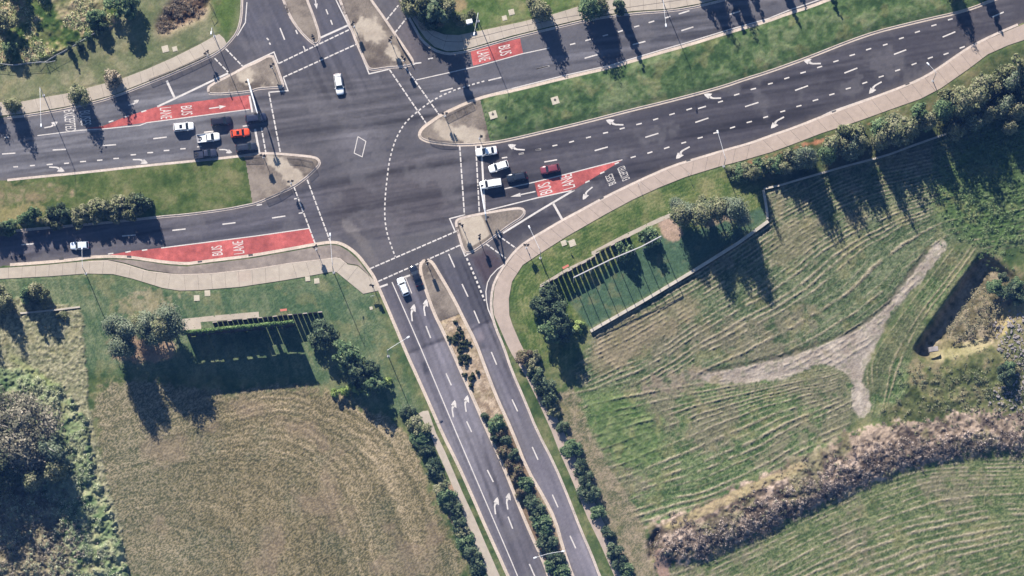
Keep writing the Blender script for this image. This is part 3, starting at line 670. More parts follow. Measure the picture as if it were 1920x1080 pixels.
# ------------------------------------------------------------------ PAINT ON THE ROAD
m_white = new_mat("road_paint_white", C(222,215,208), .8, .2, noise=[(.5,.16),(3,.2),(9,.16)])
m_red = new_mat("bus_lane_red", C(188,99,93), .9, .15, noise=[(.16,.38),(.8,.30),(5,.25)])
ZP, ZR = .010, .005
def mark(name, mb, mat=None): return tag(mb.build(name, mat or m_white), kind='structure')
red = lambda px: mark("bus_lane_paint", MB().sheet(WP(px), ZR), m_red).data
for px in (Z('A 640,962 770,945 830,922 935,878 1060,838 1180,800 1520,755 1870,712 1888,818 1490,868 1100,918 770,966'),
           [(882,95),(975,72),(981,101),(887,123)],
           [(205,478),(240,471.5),(303,464.5),(480,443),(581,428.5),(591,456),(555,463),(470,478),(420,484),(372,490),(350,492.5),(310,489.5),(275,484.5),(240,480)],
           [(1002,342),(1060,327),(1167,300),(1125,326),(1077,355.5),(1009,371)]):
    mb = MB(); n_ = len(px); mb.add([(*W(p_), ZR) for p_ in px], [tuple(range(n_))]); o = mb.build("bus_lane_paint", m_red, tri=True); tag(o, kind='structure')
LW = .26
sol = MB()
for s, w in [('A 280,1017 600,977 770,967 1050,940 1100,920 1870,820',.2),('A 1180,800 1320,735 1720,545',.42),('A 1250,605 1310,735',.5),
             ('c 600,760 1070,540 1135,715',LW),('B 485,282 690,190',.42),('B 205,580 240,680 95,692',LW),('B 600,0 705,215',LW),('d 70,412 257,868 550,800',LW),
             ('B 860,0 970,150',LW),('d 640,258 935,722 790,758',LW),('B 1085,0 1140,130',.2),('P 780,150 847,135 900,123 978,101 1030,90',.2),
             ('a 1262,0 1305,245',.42),('a 1345,495 1418,890',.45),('P 302,465 480,442.5 581,428',.22),('P 902,270 909,393',.42),('P 912,395 1007,371 1077,356',.25),
             ('P 871,406 870,403 843,410 853,433',LW),('P 863,459 872,480 911,457',LW),('P 943,437 1011,395 1077,356',.42),('P 1037,381 1055,413',.5),
             ('P 946,354 1002,341.5 1060,327 1167,299.5',.22),('P 946,495 932,505 920,518 914,530 911,547 912,563 915,579 926,606 939,638',.22),
             ('P 735,529 764,595 790,655 855,810 905,927 960,1055 985,1115',.22),('P 760,520 772,550',.2),('P 710,539 727,533',.4),('P 755,521 769,516',.4),
             ('P 960,166 1060,141 1145,122 1235,95 1287,80 1362,57 1440,35 1477,20 1540,-2',.22),('P 671,256 686,265 679,294 664,287 671,256',.18),
             ('P 463,4 460,42 445,67',.22), ('P 1420,262 1500,236 1560,208 1640,180',.12),('P 795,250 800,243 812,232 840,214 885,193 920,176 960,166',.12)]:
    sol.line(WP(Z(s)), w, ZP)
mark("lane_line", sol)
def dashed(mb, pts, on, off, w, start=0):
    P = np.array(WP(pts)); d = np.linalg.norm(np.diff(P,axis=0),axis=1); L = np.concatenate([[0],np.cumsum(d)]); s_ = start
    ev = lambda t: (float(np.interp(t,L,P[:,0])), float(np.interp(t,L,P[:,1])))
    while s_ < L[-1]-.05:
        e_ = min(s_+on, L[-1]); mb.line([ev(s_), ev((s_+e_)/2), ev(e_)], w, ZP); s_ = e_+off
xw = MB()
for s in ('c 345,490 600,755','c 180,635 400,862','P 522.5,119 658,54','P 531,145 670,82','P 724,38 747,10','P 740,62 763,33','P 730,130 801,234','P 760,126 824,216',
          'P 490,239 499,289','P 504,173 526,288','P 551,350 591,457','P 576,337 620,455','P 862,274 871,406','P 892,272 899,402','P 857,433 691,505','P 862,460 706,529',
          'P 911,457 948,484','P 932,440 967,465'):
    dashed(xw, Z(s), 1.0, .27, .3)
mark("crossing_line", xw)
cv = MB()
dashed(cv, chaikin([(908,152),(880,160),(850,169),(812,187),(785,207),(762,227),(750,245),(740,265),(730,300),(726,332),(722,370),(721,407),(725,435),(732,457),(741,481)],2), .62, .5, .3)
dashed(cv, [(875,484),(891,520),(909,564)], .62, .5, .42)
mark("turn_guide_line", cv)
da = MB()
def pairs(s, w=.28):
    p = Z(s)
    for i in range(0, len(p), 2):
        da.line(WP([p[i], p[i+1]]), w, ZP)
pairs('A 1150,1040 1250,1028 1530,992 1600,985 1820,947 1868,940 30,1031 66,1028 815,915 850,905 930,880 965,868 1060,840 1097,828')
pairs('E 15,75 115,68 395,45 495,40 770,12 870,5 100,172 135,170 225,163 262,160 350,155 395,151 480,146 518,143 600,133 645,130 728,123 768,120 850,110 892,107 980,82 1020,79 1105,66 1148,63 1228,50 1270,47 1352,37 1392,34 1478,22 1510,18')
pairs('E 160,755 255,748 915,690 1018,682 1293,648 1392,637 1668,602 1766,590 810,825 850,820 940,812 980,805 1065,798 1105,792 30,940 80,936')
pairs('F 120,555 220,540 5,460 45,453 285,412 322,405 320,520 350,515')
pairs('C 435,335 475,325 550,305 590,293 680,270 720,260 795,240 832,228 915,203 955,192 1025,170 1067,157 1150,135 1187,122 1250,105 1330,80')
pairs('C 180,518 275,494 545,437 640,410 905,335 1000,310 1270,230 1360,202 1630,108 1710,85')
pairs('n 1590,778 1740,742 1055,905 1200,870 510,1030 655,992')
pairs('C 428,1068 465,1058 555,1035 592,1025 682,1000 720,992 808,968 845,958 932,935 973,925 1058,900 1096,888 1180,862 1220,850 1308,825 1350,812 1545,768 1582,757 1665,715 1705,703 1790,672 1830,662 1395,815 1455,797 1000,1030 1098,1000 1375,918 1473,885 1748,800 1848,768')
pairs('D 0,632 36,622 122,592 159,580 243,550 283,538 368,508 406,497 490,465 529,453 612,418 652,407 735,375 774,363 862,340 896,330 982,292 1018,281 1102,245 1139,233 1225,195 1263,184 1350,150 1384,140 203,678 300,643 573,548 670,510 945,408 1037,373 1310,278 1405,238 1680,128 1768,90')
pairs('b 568,290 648,278 820,235 900,220 1080,170 1156,160')
pairs('G 242,135 338,118 620,50 718,22 50,75 88,67 178,45 216,37 303,15 340,7 890,103 928,92 1015,70 1053,58 1140,35 1180,22 770,150 802,138 660,222 693,208 550,290 582,275')
pairs('C 1270,1075 1306,1065 1392,1038 1430,1028 1510,1000 1549,990 1635,962 1673,950 1760,920 1799,910 1885,883 1920,873')
pairs('D 92,840 129,830 213,800 251,790 335,757 376,745 460,713 498,702 583,668 621,658 707,627 744,615 830,580 868,568 953,533 991,521 1077,487 1114,473 1198,440 1236,427 1317,410 1354,397 1437,362 1476,348')
pairs('J 1275,285 1310,375 1425,640 1465,730 1580,1000 1617,1080 1635,170 1675,265 1765,480 1805,575')
pairs('N 1735,285 1780,375 1890,635 1925,725'); pairs('O 130,990 172,1085 152,112 195,208 303,470 345,565 435,778 478,872')
pairs('h 1290,130 1380,330 1490,580 1580,770'); pairs('K 0,835 42,925')
pairs('B 180,210 215,298 525,70 540,108 560,150 573,185 245,105 258,138 298,225 311,255 355,345 370,378'); pairs('d 940,712 1040,700 1140,645 1215,630')
pairs('B 80,285 95,300 100,320 108,335', .3)
mark("lane_dash", da)
# arrows
def arrow(tail, tip, kind):
    a, b = Vector(W(tail)), Vector(W(tip)); d = (b-a); Lg = d.length; d.normalize(); nrm = Vector((d.y,-d.x))  # right of travel
    sgn = {'right':1,'left':-1,'straight':0}[kind]; k = Lg/4.2
    tr = lambda x, y: (a.x+d.x*y*k+nrm.x*x*k*(sgn or 1), a.y+d.y*y*k+nrm.y*x*k*(sgn or 1), ZP)
    mb = MB()
    if kind == 'straight':
        s5 = Lg/4.2; mb.add([tr(-.13/s5,0),tr(.13/s5,0),tr(.13/s5,2.6),tr(-.13/s5,2.6)],[(0,1,2,3)])
        mb.add([tr(-.42/s5,2.5),tr(.42/s5,2.5),tr(0,4.2)],[(0,1,2)])
    else:
        P = [(-.42,0),(-.42,1.9),(-.3,2.5),(.1,3.0)]; Q = [(-.08,0),(-.08,1.75),(.06,2.15),(.4,2.5)]
        v = [tr(*p) for p in P]+[tr(*q) for q in Q]
        fs = [(i,4+i,5+i,i+1) for i in range(3)]
        mb.add(v, fs if sgn < 0 else [f[::-1] for f in fs])
        t = [tr(-.35,3.05),tr(.25,3.75),tr(.75,4.1),tr(.95,3.3),tr(.85,2.1)]
        mb.add(t, [(0,1,2,3,4)])
    o = mark("turn_arrow" if sgn else "straight_arrow", mb); return o
for t, p, k in [((92,315),(122,316),'right'),((249,301),(278,301),'right'),((411,282),(436,282),'right'),((83,238),(110,233),'left'),((240,196),(262,191),'left'),
                ((392,203.5),(424,199),'straight'),((984,279),(951,277),'right'),((1169,232),(1135,231),'right'),((1352,182),(1319,182.5),'right'),((1539,117),(1505,118),'right'),
                ((1294,277),(1264,293),'left'),((1112,352),(1089,371),'left'),((1654,155),(1626,171),'left'),((1471,221),(1442,236),'left'),((1004,359),(957,369),'straight'),
                ((775,602),(771,570),'right'),((799,592),(794,561),'right'),((852,782),(847,750),'right'),((876,772),(871,741),'right'),((931,964),(927,932),'right'),((954,955),(949,924),'right'),
                ((590,-8),(594,17),'straight')]:
    arrow(t, p, k)
# lettering
def words_on_road(txt, c, head, wpx, hpx):
    cu = bpy.data.curves.new("lettering", 'FONT'); cu.body = txt; cu.size = 1; cu.align_x = 'CENTER'
    ob = bpy.data.objects.new("lettering", cu); COL.objects.link(ob)
    dg = bpy.context.evaluated_depsgraph_get(); me = bpy.data.meshes.new_from_object(ob.evaluated_get(dg)); bpy.data.objects.remove(ob)
    co = np.array([v.co[:] for v in me.vertices]); lo, hi = co.min(0), co.max(0)
    co[:,0] = (co[:,0]-(lo[0]+hi[0])/2)/(hi[0]-lo[0])*wpx*S; co[:,1] = (co[:,1]-(lo[1]+hi[1])/2)/(hi[1]-lo[1])*hpx*S
    hx, hy = math.cos(head), math.sin(head); x0, y0 = W(c)
    for i, v in enumerate(me.vertices):
        v.co = (x0+hy*co[i,0]+hx*co[i,1], y0-hx*co[i,0]+hy*co[i,1], ZP)
    me.materials.clear(); me.materials.append(m_white); me.update()
    return link(tag(bpy.data.objects.new("road_lettering", me), kind='structure'))
R_ = math.radians
for a_ in [("LANE",(311,212),R_(6),21,21),("BUS",(350,207),R_(6),17,21),("EXCEPTED",(131,226),R_(6),40,20),("BUSES",(160,221),R_(6),27,20),
           ("LANE",(907,104),R_(14),20,22),("BUS",(947,94),R_(14),18,22),("BUS",(407,470),R_(187),18,20),("LANE",(447,464),R_(187),24,20),
           ("BUS",(1022,353.5),R_(196),21,24),("LANE",(1064,341),R_(196),26,23),("BUSES",(1145,337),R_(203),20,15),("EXCEPTED",(1169,325),R_(203),27,15)]:
    words_on_road(*a_)
# ------------------------------------------------------------------ VEHICLES
def paint_mat(name, c, rough=.3, metal=0): return new_mat(name, c, rough, .5, metal, coat=.6)
m_glass = new_mat("tinted_glass", (.012,.015,.02), .08, .5)
m_tyre = new_mat("tyre_rubber", (.02,.02,.02), .9, .2); m_rim = new_mat("wheel_rim", (.45,.45,.47), .35, .5, .8)
m_lamp = new_mat("headlight_glass", (.7,.72,.75), .1, .6); m_tail = new_mat("tail_light", (.35,.01,.01), .25, .5); m_trim = new_mat("black_trim", (.02,.02,.022), .5, .4)
def car(kind, px, head, col, L, Wd, Hh, label, sunroof=False, rails=False, tray=None, metal=0, rough=.3):
    x, y = W(px); hd = math.radians(head)
    r = empty("ute" if kind == 'ute' else "car", (x,y,.0), hd, label, "ute" if kind == 'ute' else "car", "vehicles waiting and moving at the intersection")
    pm = paint_mat("car_paint", col, rough, metal)
    w2 = Wd/2
    st = [(-.5,.74,.62),(-.488,.87,.80),(-.455,.96,.92),(-.38,.99,.96),(-.2,1,.97),(0,1,.97),(.16,1,.96),(.27,.99,.92),(.38,.96,.84),(.45,.89,.76),(.485,.77,.66),(.5,.62,.55)]
    if kind in ('sedan',): st = [(t,a,(b if t > -.3 else b*.99)) for t,a,b in st]
    if kind in ('suv','ute','van'): st = [(t,min(1,a*1.02 if t < 0 else a),b*1.12) for t,a,b in st]
    ring = []
    for t, a, zt in st:
        w = w2*a; ring.append([(t*L,0,.2),(t*L,w*.86,.2),(t*L,w*.98,.34),(t*L,w,.55*zt+.08),(t*L,w*.985,zt*.86),(t*L,w*.9,zt),(t*L,w*.5,zt+.025),(t*L,0,zt+.035)])
    vs = []; n = 14
    for rg in ring: vs += rg+[(p[0],-p[1],p[2]) for p in rg[6:0:-1]]
    fs = []
    for i in range(len(ring)-1):
        for k in range(n): a, b = i*n+k, i*n+(k+1)%n; fs.append((a,b,b+n,a+n))
    fs += [tuple(range(n-1,-1,-1)), tuple(range((len(ring)-1)*n, len(ring)*n))]
    mb = MB().add(vs, fs)
    zb = .95*(1.12 if kind in ('suv','ute','van') else 1)
    q = {'sedan':(-.37,-.21,.21,.05),'hatch':(-.47,-.37,.22,.08),'suv':(-.475,-.42,.24,.10),'van':(-.485,-.46,.25,.12),'wagon':(-.475,-.42,.23,.09),'ute':(-.08,-.05,.25,.11)}[kind]
    xr0, xr1, xf0, xf1 = [u*L for u in q]; wb, wt = w2*.93, w2*.74; zt = Hh-.05
    def P(u, v, s):  # point on greenhouse: u 0 rear..1 front, v 0 belt..1 roof
        xb = xr0+(xf0-xr0)*u; xt = xr1+(xf1-xr1)*u; return (xb+(xt-xb)*v, s*(wb+(wt-wb)*v), zb-.03+(zt-zb+.03)*v)
    gm = MB()
    c8 = [P(0,0,-1),P(1,0,-1),P(1,0,1),P(0,0,1),P(0,1,-1),P(1,1,-1),P(1,1,1),P(0,1,1)]
    gm.add(c8, [(0,1,5,4),(1,2,6,5),(2,3,7,6),(3,0,4,7)])
    # domed roof
    m_ = 6; base = len(gm.v); rv = []
    for i in range(m_+1):
        for j in range(m_+1):
            u, s = i/m_, j/m_*2-1; p = P(u,1,1); rv.append((p[0], s*wt, zt+.06*(1-s**4)*(1-(2*u-1)**4)))
    gm.add(rv, [(i*(m_+1)+j,(i+1)*(m_+1)+j,(i+1)*(m_+1)+j+1,i*(m_+1)+j+1) for i in range(m_) for j in range(m_)])
    body = mb.build("body", pm, r, smooth=True); gm.build("cabin", pm, r, smooth=False)
    def pane(pts, out, name):
        c = sum((Vector(p) for p in pts), Vector())/len(pts); o = Vector(out).normalized()*.012
        MB().add([Vector(p)+o for p in pts], [tuple(range(len(pts)))]).build(name, m_glass, r)
    yy = lambda p, k: (p[0], p[1]*k, p[2])
    pane([yy(P(1,.06,-1),.93),yy(P(1,.06,1),.93),yy(P(1,.96,1),.93),yy(P(1,.96,-1),.93)], (zt-zb,0,xf0-xf1), "windscreen")
    pane([yy(P(0,.12,1),.9),yy(P(0,.12,-1),.9),yy(P(0,.92,-1),.9),yy(P(0,.92,1),.9)], (-(zt-zb),0,max(.05,xr1-xr0)), "rear_window")
    for s in (1,-1):
        for u0, u1 in ((.06,.47),(.52,.93)) if kind != 'ute' else ((.1,.48),(.53,.92)):
            pts = [P(u0,.15,s),P(u1,.15,s),P(u1*.97+.0,.9,s),P(u0+.03,.9,s)]
            pane(pts if s < 0 else pts[::-1], (0,s*(zt-zb),wb-wt), "side_window")
    for sx in (.31,-.30):
        for s in (1,-1):
            ty = MB().tube([(sx*L,s*(w2-.24),.33),(sx*L,s*(w2-.015),.33)], .33, 16).build("wheel", m_tyre, r, smooth=False)
            MB().tube([(sx*L,s*(w2-.02),.33),(sx*L,s*(w2-.002),.33)], .2, 12).build("rim", m_rim, ty)
    for s in (1,-1):
        zf = .66*(1.12 if kind in ('suv','ute','van') else 1)
        MB().add([(.487*L,s*w2*.42,zf-.05),(.462*L,s*w2*.80,zf-.02),(.43*L,s*w2*.86,zf+.12),(.462*L,s*w2*.50,zf+.09)], [(0,1,2,3) if s > 0 else (3,2,1,0)]).build("headlight", m_lamp, r)
        MB().box((-.488*L,s*w2*.66,zb*.78),(.05,w2*.36,.16)).build("tail_light", m_tail, r)
        MB().box((.19*L,s*(w2+.07),zb+.04),(.14,.2,.13),top=.8).build("mirror", pm, r)
    MB().box((.502*L,0,.48),(.05,Wd*.4,.14)).build("grille", m_trim, r)
    if sunroof:
        MB().box((xr1+(xf1-xr1)*.56,0,zt+.062),(.62*1.05,.86,.016)).build("sunroof", m_glass, r)
    if rails:
        for s in (1,-1): MB().tube([(xr1+.1,s*wt*.9,zt+.09),(xf1-.1,s*wt*.9,zt+.09)],.025,6).build("roof_rail", m_rim, r)
        MB().tube([(xr1+.4,-wt*.9,zt+.11),(xr1+.4,wt*.9,zt+.11)],.03,6).build("roof_bar", m_trim, r)
    if tray is not None:
        tm = new_mat("tray_deck", tray, .7, .3); x0, x1 = -.495*L, xr0-.06
        MB().box(((x0+x1)/2,0,1.02),(x1-x0,Wd*.96,.1)).build("tray", tm, r)
        side = MB()
        for s in (1,-1): side.box(((x0+x1)/2,s*Wd*.475,1.2),(x1-x0,.05,.26))
        side.box((x0+.03,0,1.2),(.05,Wd*.9,.26)).box((x1-.03,0,1.35),(.06,Wd*.86,.6)); side.build("tray_side", pm, r)
        ld = MB().box((x0+.5,.3,1.14),(.5,.5,.14),.4).box((x0+.55,-.35,1.16),(.5,.3,.18),-.3).box((x0+.95,.05,1.12),(.3,.7,.1),.1); ld.build("load", m_trim, r)
    return r
WH = (.78,.79,.78)
car('suv',(344.5,238.5),5,WH,4.65,1.85,1.68,"white four-wheel drive with a black sunroof, last of the queue under the bus lane",sunroof=True)
car('ute',(391,259),7,(.74,.75,.75),5.2,1.88,1.72,"white ute carrying a pale flat tray with dark tools",tray=(.42,.38,.38))
car('hatch',(450.5,250),6,(.62,.07,.02),4.3,1.78,1.48,"orange-red hatchback with a black sunroof",sunroof=True)
car('suv',(415,228),7,(.013,.011,.018),4.7,1.86,1.66,"black car behind the navy one, in the lane beside the red bus lane")
car('suv',(480,222),7,(.02,.024,.045),4.75,1.88,1.66,"dark navy car stopped across the line under the signal mast arm")
car('ute',(385,289),6,(.03,.034,.055),5.2,1.88,1.68,"dark blue ute in the turning lane beside the median grass",tray=(.03,.034,.05))
car('suv',(462,277),6,(.018,.022,.035),4.75,1.86,1.7,"dark grey four-wheel drive at the stop line beside the median nose")
car('wagon',(635.5,158.5),-81,(.80,.80,.79),4.75,1.85,1.62,"white wagon with roof bars driving through the middle of the intersection",rails=True,sunroof=False)
car('hatch',(149.5,461),183,(.52,.58,.66),4.2,1.75,1.5,"silver-blue hatchback driving alone on the lower western road")
car('sedan',(912,284.5),188,WH,4.85,1.84,1.47,"white sedan at the stop line with dark front and rear windows")
car('hatch',(935,313),198,(.8,.8,.8),4.6,1.8,1.5,"white hatchback between the white sedan and the long white wagon")
car('hatch',(969,332.5),190,(.012,.016,.024),4.6,1.82,1.52,"black hatchback waiting behind the white cars")
car('hatch',(1031,317.5),191,(.16,.035,.045),4.3,1.78,1.5,"maroon hatchback approaching the queue beside the red bus lane letters")
car('van',(920,345.5),189,WH,5.1,1.9,1.82,"long white wagon beside the bus lane at the stop line")
car('hatch',(756,538),112,(.70,.75,.80),4.3,1.74,1.5,"pale blue-white hatchback stopped at the southern crossing")
car('sedan',(780,517),111,(.01,.012,.018),4.8,1.82,1.46,"black sedan stopped beside the nose of the southern median",rough=.12)

# ------------------------------------------------------------------ TRAFFIC SIGNALS, LAMPS, RAILS, SIGNS
m_galv = new_mat("galvanised_steel", (.42,.42,.43), .55, .4, .3); m_black = new_mat("black_housing", (.014,.014,.016), .6, .3)
m_lens = {c: new_mat("signal_lens_"+c, v, .2, .5) for c, v in dict(red=(.25,.01,.01), amber=(.3,.12,.01), green=(.01,.18,.08)).items()}
m_lampg = new_mat("lamp_housing", (.75,.76,.78), .4, .4); m_white_p = new_mat("white_paint", (.72,.73,.74), .5, .4)
m_dgrey = new_mat("dark_steel", (.06,.06,.065), .6, .4); m_board = new_mat("sign_board_white", (.7,.7,.7), .6, .3)
def signal_head(parent, loc, face):
    """three-lens head with backing board, facing angle"""
    ca, sa = math.cos(face), math.sin(face); x, y, z = loc
    hd = MB().box((x,y,z),(.34,.36,1.05),face)
    for k in (-1,0,1): hd.box((x+ca*.27,y+sa*.27,z+k*.33+.12),(.26,.3,.04),face)
    h = hd.build("signal_head", m_black, parent)
    MB().box((x-ca*.10,y-sa*.10,z),(.03,.78,1.5),face).build("backing_board", m_black, h)
    for k, c in ((1,'red'),(0,'amber'),(-1,'green')):
        MB().tube([(x+ca*.165,y+sa*.165,z+k*.33),(x+ca*.185,y+sa*.185,z+k*.33)],.12,10).build("lens", m_lens[c], h)
def signal_post(px, faces, label, h=4.1, lower=True):
    x, y = W(px); z0 = zat(x,y)
    r = empty("traffic_signal", (x,y,.15), 0, label, "traffic light", "traffic signal posts around the intersection")
    MB().tube([(0,0,0),(0,0,h)],[.07,.055],8).box((0,0,.04),(.4,.4,.08)).build("pole", m_galv, r)
    for i, fdeg in enumerate(faces):
        fa = math.radians(fdeg); signal_head(r, (math.cos(fa)*.34, math.sin(fa)*.34, h-.5-(.0 if i == 0 else .15)), fa)
    if lower: MB().box((.11,0,1.1),(.12,.12,.26)).build("push_button", m_white_p, r)
    return r
for px, fc, lb in [((389,104),(200,60),"signal post by the railing at the ramp end of the northwestern footpath"),
                   ((510,126),(20,250),"signal post near the outer corner of the northwestern island"),
                   ((588,75),(110,290),"signal post on the narrow tip of the small northern median"),
                   ((664,50),(200,110),"signal post on the wide northern island beside its western stop line"),
                   ((732.5,78),(60,240),"signal post among pale paving beside the planted strip of the northern island"),
                   ((757.5,113),(150,300),"short signal post at the outer corner of the wide northern island"),
                   ((494,295),(185,330),"signal post on the western median beside the dark four-wheel drive"),
                   ((545.5,344),(5,190),"signal post on the lower edge of the western median"),
                   ((834,218),(15,170),"signal post at the upper railing of the eastern median"),
                   ((899,260),(5,350),"signal post on the eastern median next to the white sedan"),
                   ((866,424),(180,290),"signal post on the western corner of the southeastern island"),
                   ((898,448),(300,60),"signal post at the lower edge of the southeastern island"),
                   ((987,465),(150,30),"signal post on the pink footpath at the slip lane crossing"),
                   ((801,495),(285,110),"signal post on the nose of the southern median"),
                   ((593,468),(175,80),"signal post on the southwestern kerb by the end of the red bus lane"),
                   ((699,537),(280,200),"signal post where the southwestern footpath meets the southern crossing")]:
    signal_post(px, fc, lb)
def mast(px, tip, faces, label, h=7.6):
    x, y = W(px); tx, ty = W(tip); tx -= x; ty -= y
    r = empty("signal_mast", (x,y,.16), 0, label, "traffic light mast", "overhead signal masts")
    MB().tube([(0,0,0),(0,0,h-.8),(tx*.06,ty*.06,h-.15),(tx*.2,ty*.2,h)],[.2,.17,.16,.15],10).build("pole", m_white_p, r)
    MB().tube([(tx*.2,ty*.2,h),(tx*.6,ty*.6,h+.1),(tx,ty,h+.15)],[.2,.16,.11],8).build("mast_arm", m_white_p, r)
    L_ = math.hypot(tx,ty)
    for i, fdeg in enumerate(faces):
        fa = math.radians(fdeg); signal_head(r, (tx*(1-.02*i)+math.cos(fa)*.3, ty*(1-.02*i)+math.sin(fa)*.3, h-.45), fa)
    fa = math.radians(faces[0]); signal_head(r, (math.cos(fa)*.36, math.sin(fa)*.36, 3.6), fa)
mast((467,158), (485,222), (187,10), "white mast arm signal over the western stop line and the navy car")
mast((911,412), (901,357), (8,190), "white mast arm signal over the eastern stop line and the white wagon")

def lamp(base, head, label, h=12.4, name="street_lamp", double=None):
    x, y = W(base); z0 = zat(x,y); hx, hy = W(head); hx -= x; hy -= y+LEAN*h*.0
    hy -= LEAN*h                                   # the survey read the head where it appears; heads stand above the road
    r = empty(name, (x,y,z0), 0, label, "street light", "street lights along the roads")
    MB().tube([(0,0,0),(0,0,h*.5),(0,0,h)],[.10,.08,.06],8).box((0,0,.06),(.5,.5,.12)).build("pole", m_galv, r)
    for k, (ax_, ay_) in enumerate([(hx,hy)]+([double] if double else [])):
        MB().tube([(0,0,h-.6),(ax_*.12,ay_*.12,h-.05),(ax_*.5,ay_*.5,h+.25),(ax_,ay_,h+.3)],[.05,.042,.036,.03],6).build("arm", m_white_p, r)
        L_ = math.hypot(ax_,ay_) or 1; MB().box((ax_+ax_/L_*.25,ay_+ay_/L_*.25,h+.3),(.75,.34,.16),math.atan2(ay_,ax_),top=.7).build("lamp_head", m_lampg, r)
    return r
lamp((82,179),(84.5,236),"street light beside the northwestern footpath with its arm over the EXCEPTED lettering")
lamp((402,68),(401,64),"street light at the ramp end of the northwestern footpath")
lamp((897,40),(890,66),"curved arm street light beside the two white cabinets")
lamp((1238,-8),(1246,50),"street light beyond the northeastern footpath with its arm over the upper road")
lamp((1357,312),(1343,252),"street light on the pink footpath under the start of the tree belt")
lamp((1749,152),(1735,125),"street light on the kerb at the far eastern end of the pink footpath")
lamp((1013,484),(993,429),"street light on the grass verge near the slip lane signal")
lamp((626,511),(622,443),"street light at the bend of the southwestern footpath")
lamp((728,668),(765,633),"street light on the grass reaching over the southern road")
lamp((161,513),(160.5,468),"street light beside the lower western road by the silver car")
lamp((1029,1046),(1053,1030),"twin arm street light among the median shrubs", double=(-2.9,-.9))

m_rail = new_mat("rail_steel", (.10,.09,.09), .5, .4, .4)
def railing(pts, label, h=1.15):
    w = resample(WP(pts), .9); x, y = w[0]
    r = empty("pedestrian_railing", (x,y,.15), 0, label, "railing", "pedestrian railings on the islands")
    fr = MB(); loc = [(q[0]-x,q[1]-y) for q in w]
    fr.tube([(*q,h) for q in loc],.035,6); fr.tube([(*q,.12) for q in loc],.03,6); fr.build("rail", m_rail, r)
    ps = resample(WP(pts), 2.2)
    for q in ps: MB().tube([(q[0]-x,q[1]-y,0),(q[0]-x,q[1]-y,h+.02)],.045,6).build("post", m_rail, r)
    br = MB()
    for q in resample(WP(pts), .12): br.tube([(q[0]-x,q[1]-y,.12),(q[0]-x,q[1]-y,h)],.02,4)
    br.build("infill_bars", m_rail, r)
for p, lb in [([(539,297),(560,298),(586,304)],"railing on the upper edge of the western median nose"),([(592,314),(578,327)],"short railing on the tip of the western median nose"),
              ([(498,373),(520,364),(543,349)],"railing along the lower edge of the western median"),([(458,296),(490,295)],"short railing beside the signal on the western median's upper edge"),
              ([(836,219),(860,207),(886,194)],"railing on the upper edge of the eastern median"),([(803,259),(820,265),(853,266)],"railing on the lower edge of the eastern median nose"),
              ([(392,101),(360,117),(325,133),(280,150)],"long railing on the kerb of the northwestern footpath"),([(742,68),(758,96),(772,117)],"railing round the planted strip of the wide northern island")]:
    railing(p, lb)
def sign(px, size, face, label, h=2.4, board=None, name="road_sign"):
    x, y = W(px); z = zat(x,y); r = empty(name, (x,y,z), math.radians(face), label, "sign")
    MB().tube([(0,0,0),(0,0,h)],.035,6).build("post", m_galv, r)
    MB().box((.06,0,h-size[1]/2),(.03,size[0],size[1])).build("sign_panel", board or m_board, r); return r
sign((1013,487),(.5,.7),200,"small sign on the grass near the slip lane crossing")
sign((698.5,556),(.9,.6),280,"sign on the grass below the end of the southwestern footpath",1.8)
sign((921.5,822),(.45,.9),110,"white sign on the southern median kerb among shrubs",1.6)
sign((1063,455),(.6,.6),240,"sign on the kerb where the hold line meets the pink footpath",2.6)
sign((1197,348),(.5,.7),30,"sign standing on the middle of the pink footpath kerb",2.4)
sign((759,122),(.45,.9),300,"keep side sign on the outer tip of the wide northern island",1.3)
sign((430,172),(.45,.9),170,"keep side sign on the long edge of the northwestern island",1.3)
sign((1290,328),(.5,.5),30,"sign on the grass edge near the tree belt",2.2)
# utility cabinets
m_cab = new_mat("cabinet_white", (.74,.75,.75), .5, .4); m_cabd = new_mat("cabinet_plinth", (.3,.29,.28), .8, .2)
for px, sz, lb in [((870.5,44),(.95,.8,1.5),"smaller white utility cabinet on the northeastern verge"),((880,42.5),(1.3,.8,1.7),"larger white utility cabinet on the northeastern verge")]:
    x, y = W(px); r = empty("utility_cabinet", (x,y,zat(x,y)), .25, lb, "cabinet", "roadside cabinets")
    MB().box((0,0,.08),(sz[0]+.2,sz[1]+.2,.16)).build("plinth", m_cabd, r); MB().box((0,0,.16+sz[2]/2),sz).build("cabinet_body", m_cab, r)
    MB().box((0,0,.18+sz[2]+.02),(sz[0]+.1,sz[1]+.1,.05),top=.95).build("lid", m_cab, r); MB().box((-.02,-sz[1]/2-.01,.16+sz[2]/2),(sz[0]*.86,.02,sz[2]*.86)).build("door", m_cab, r)
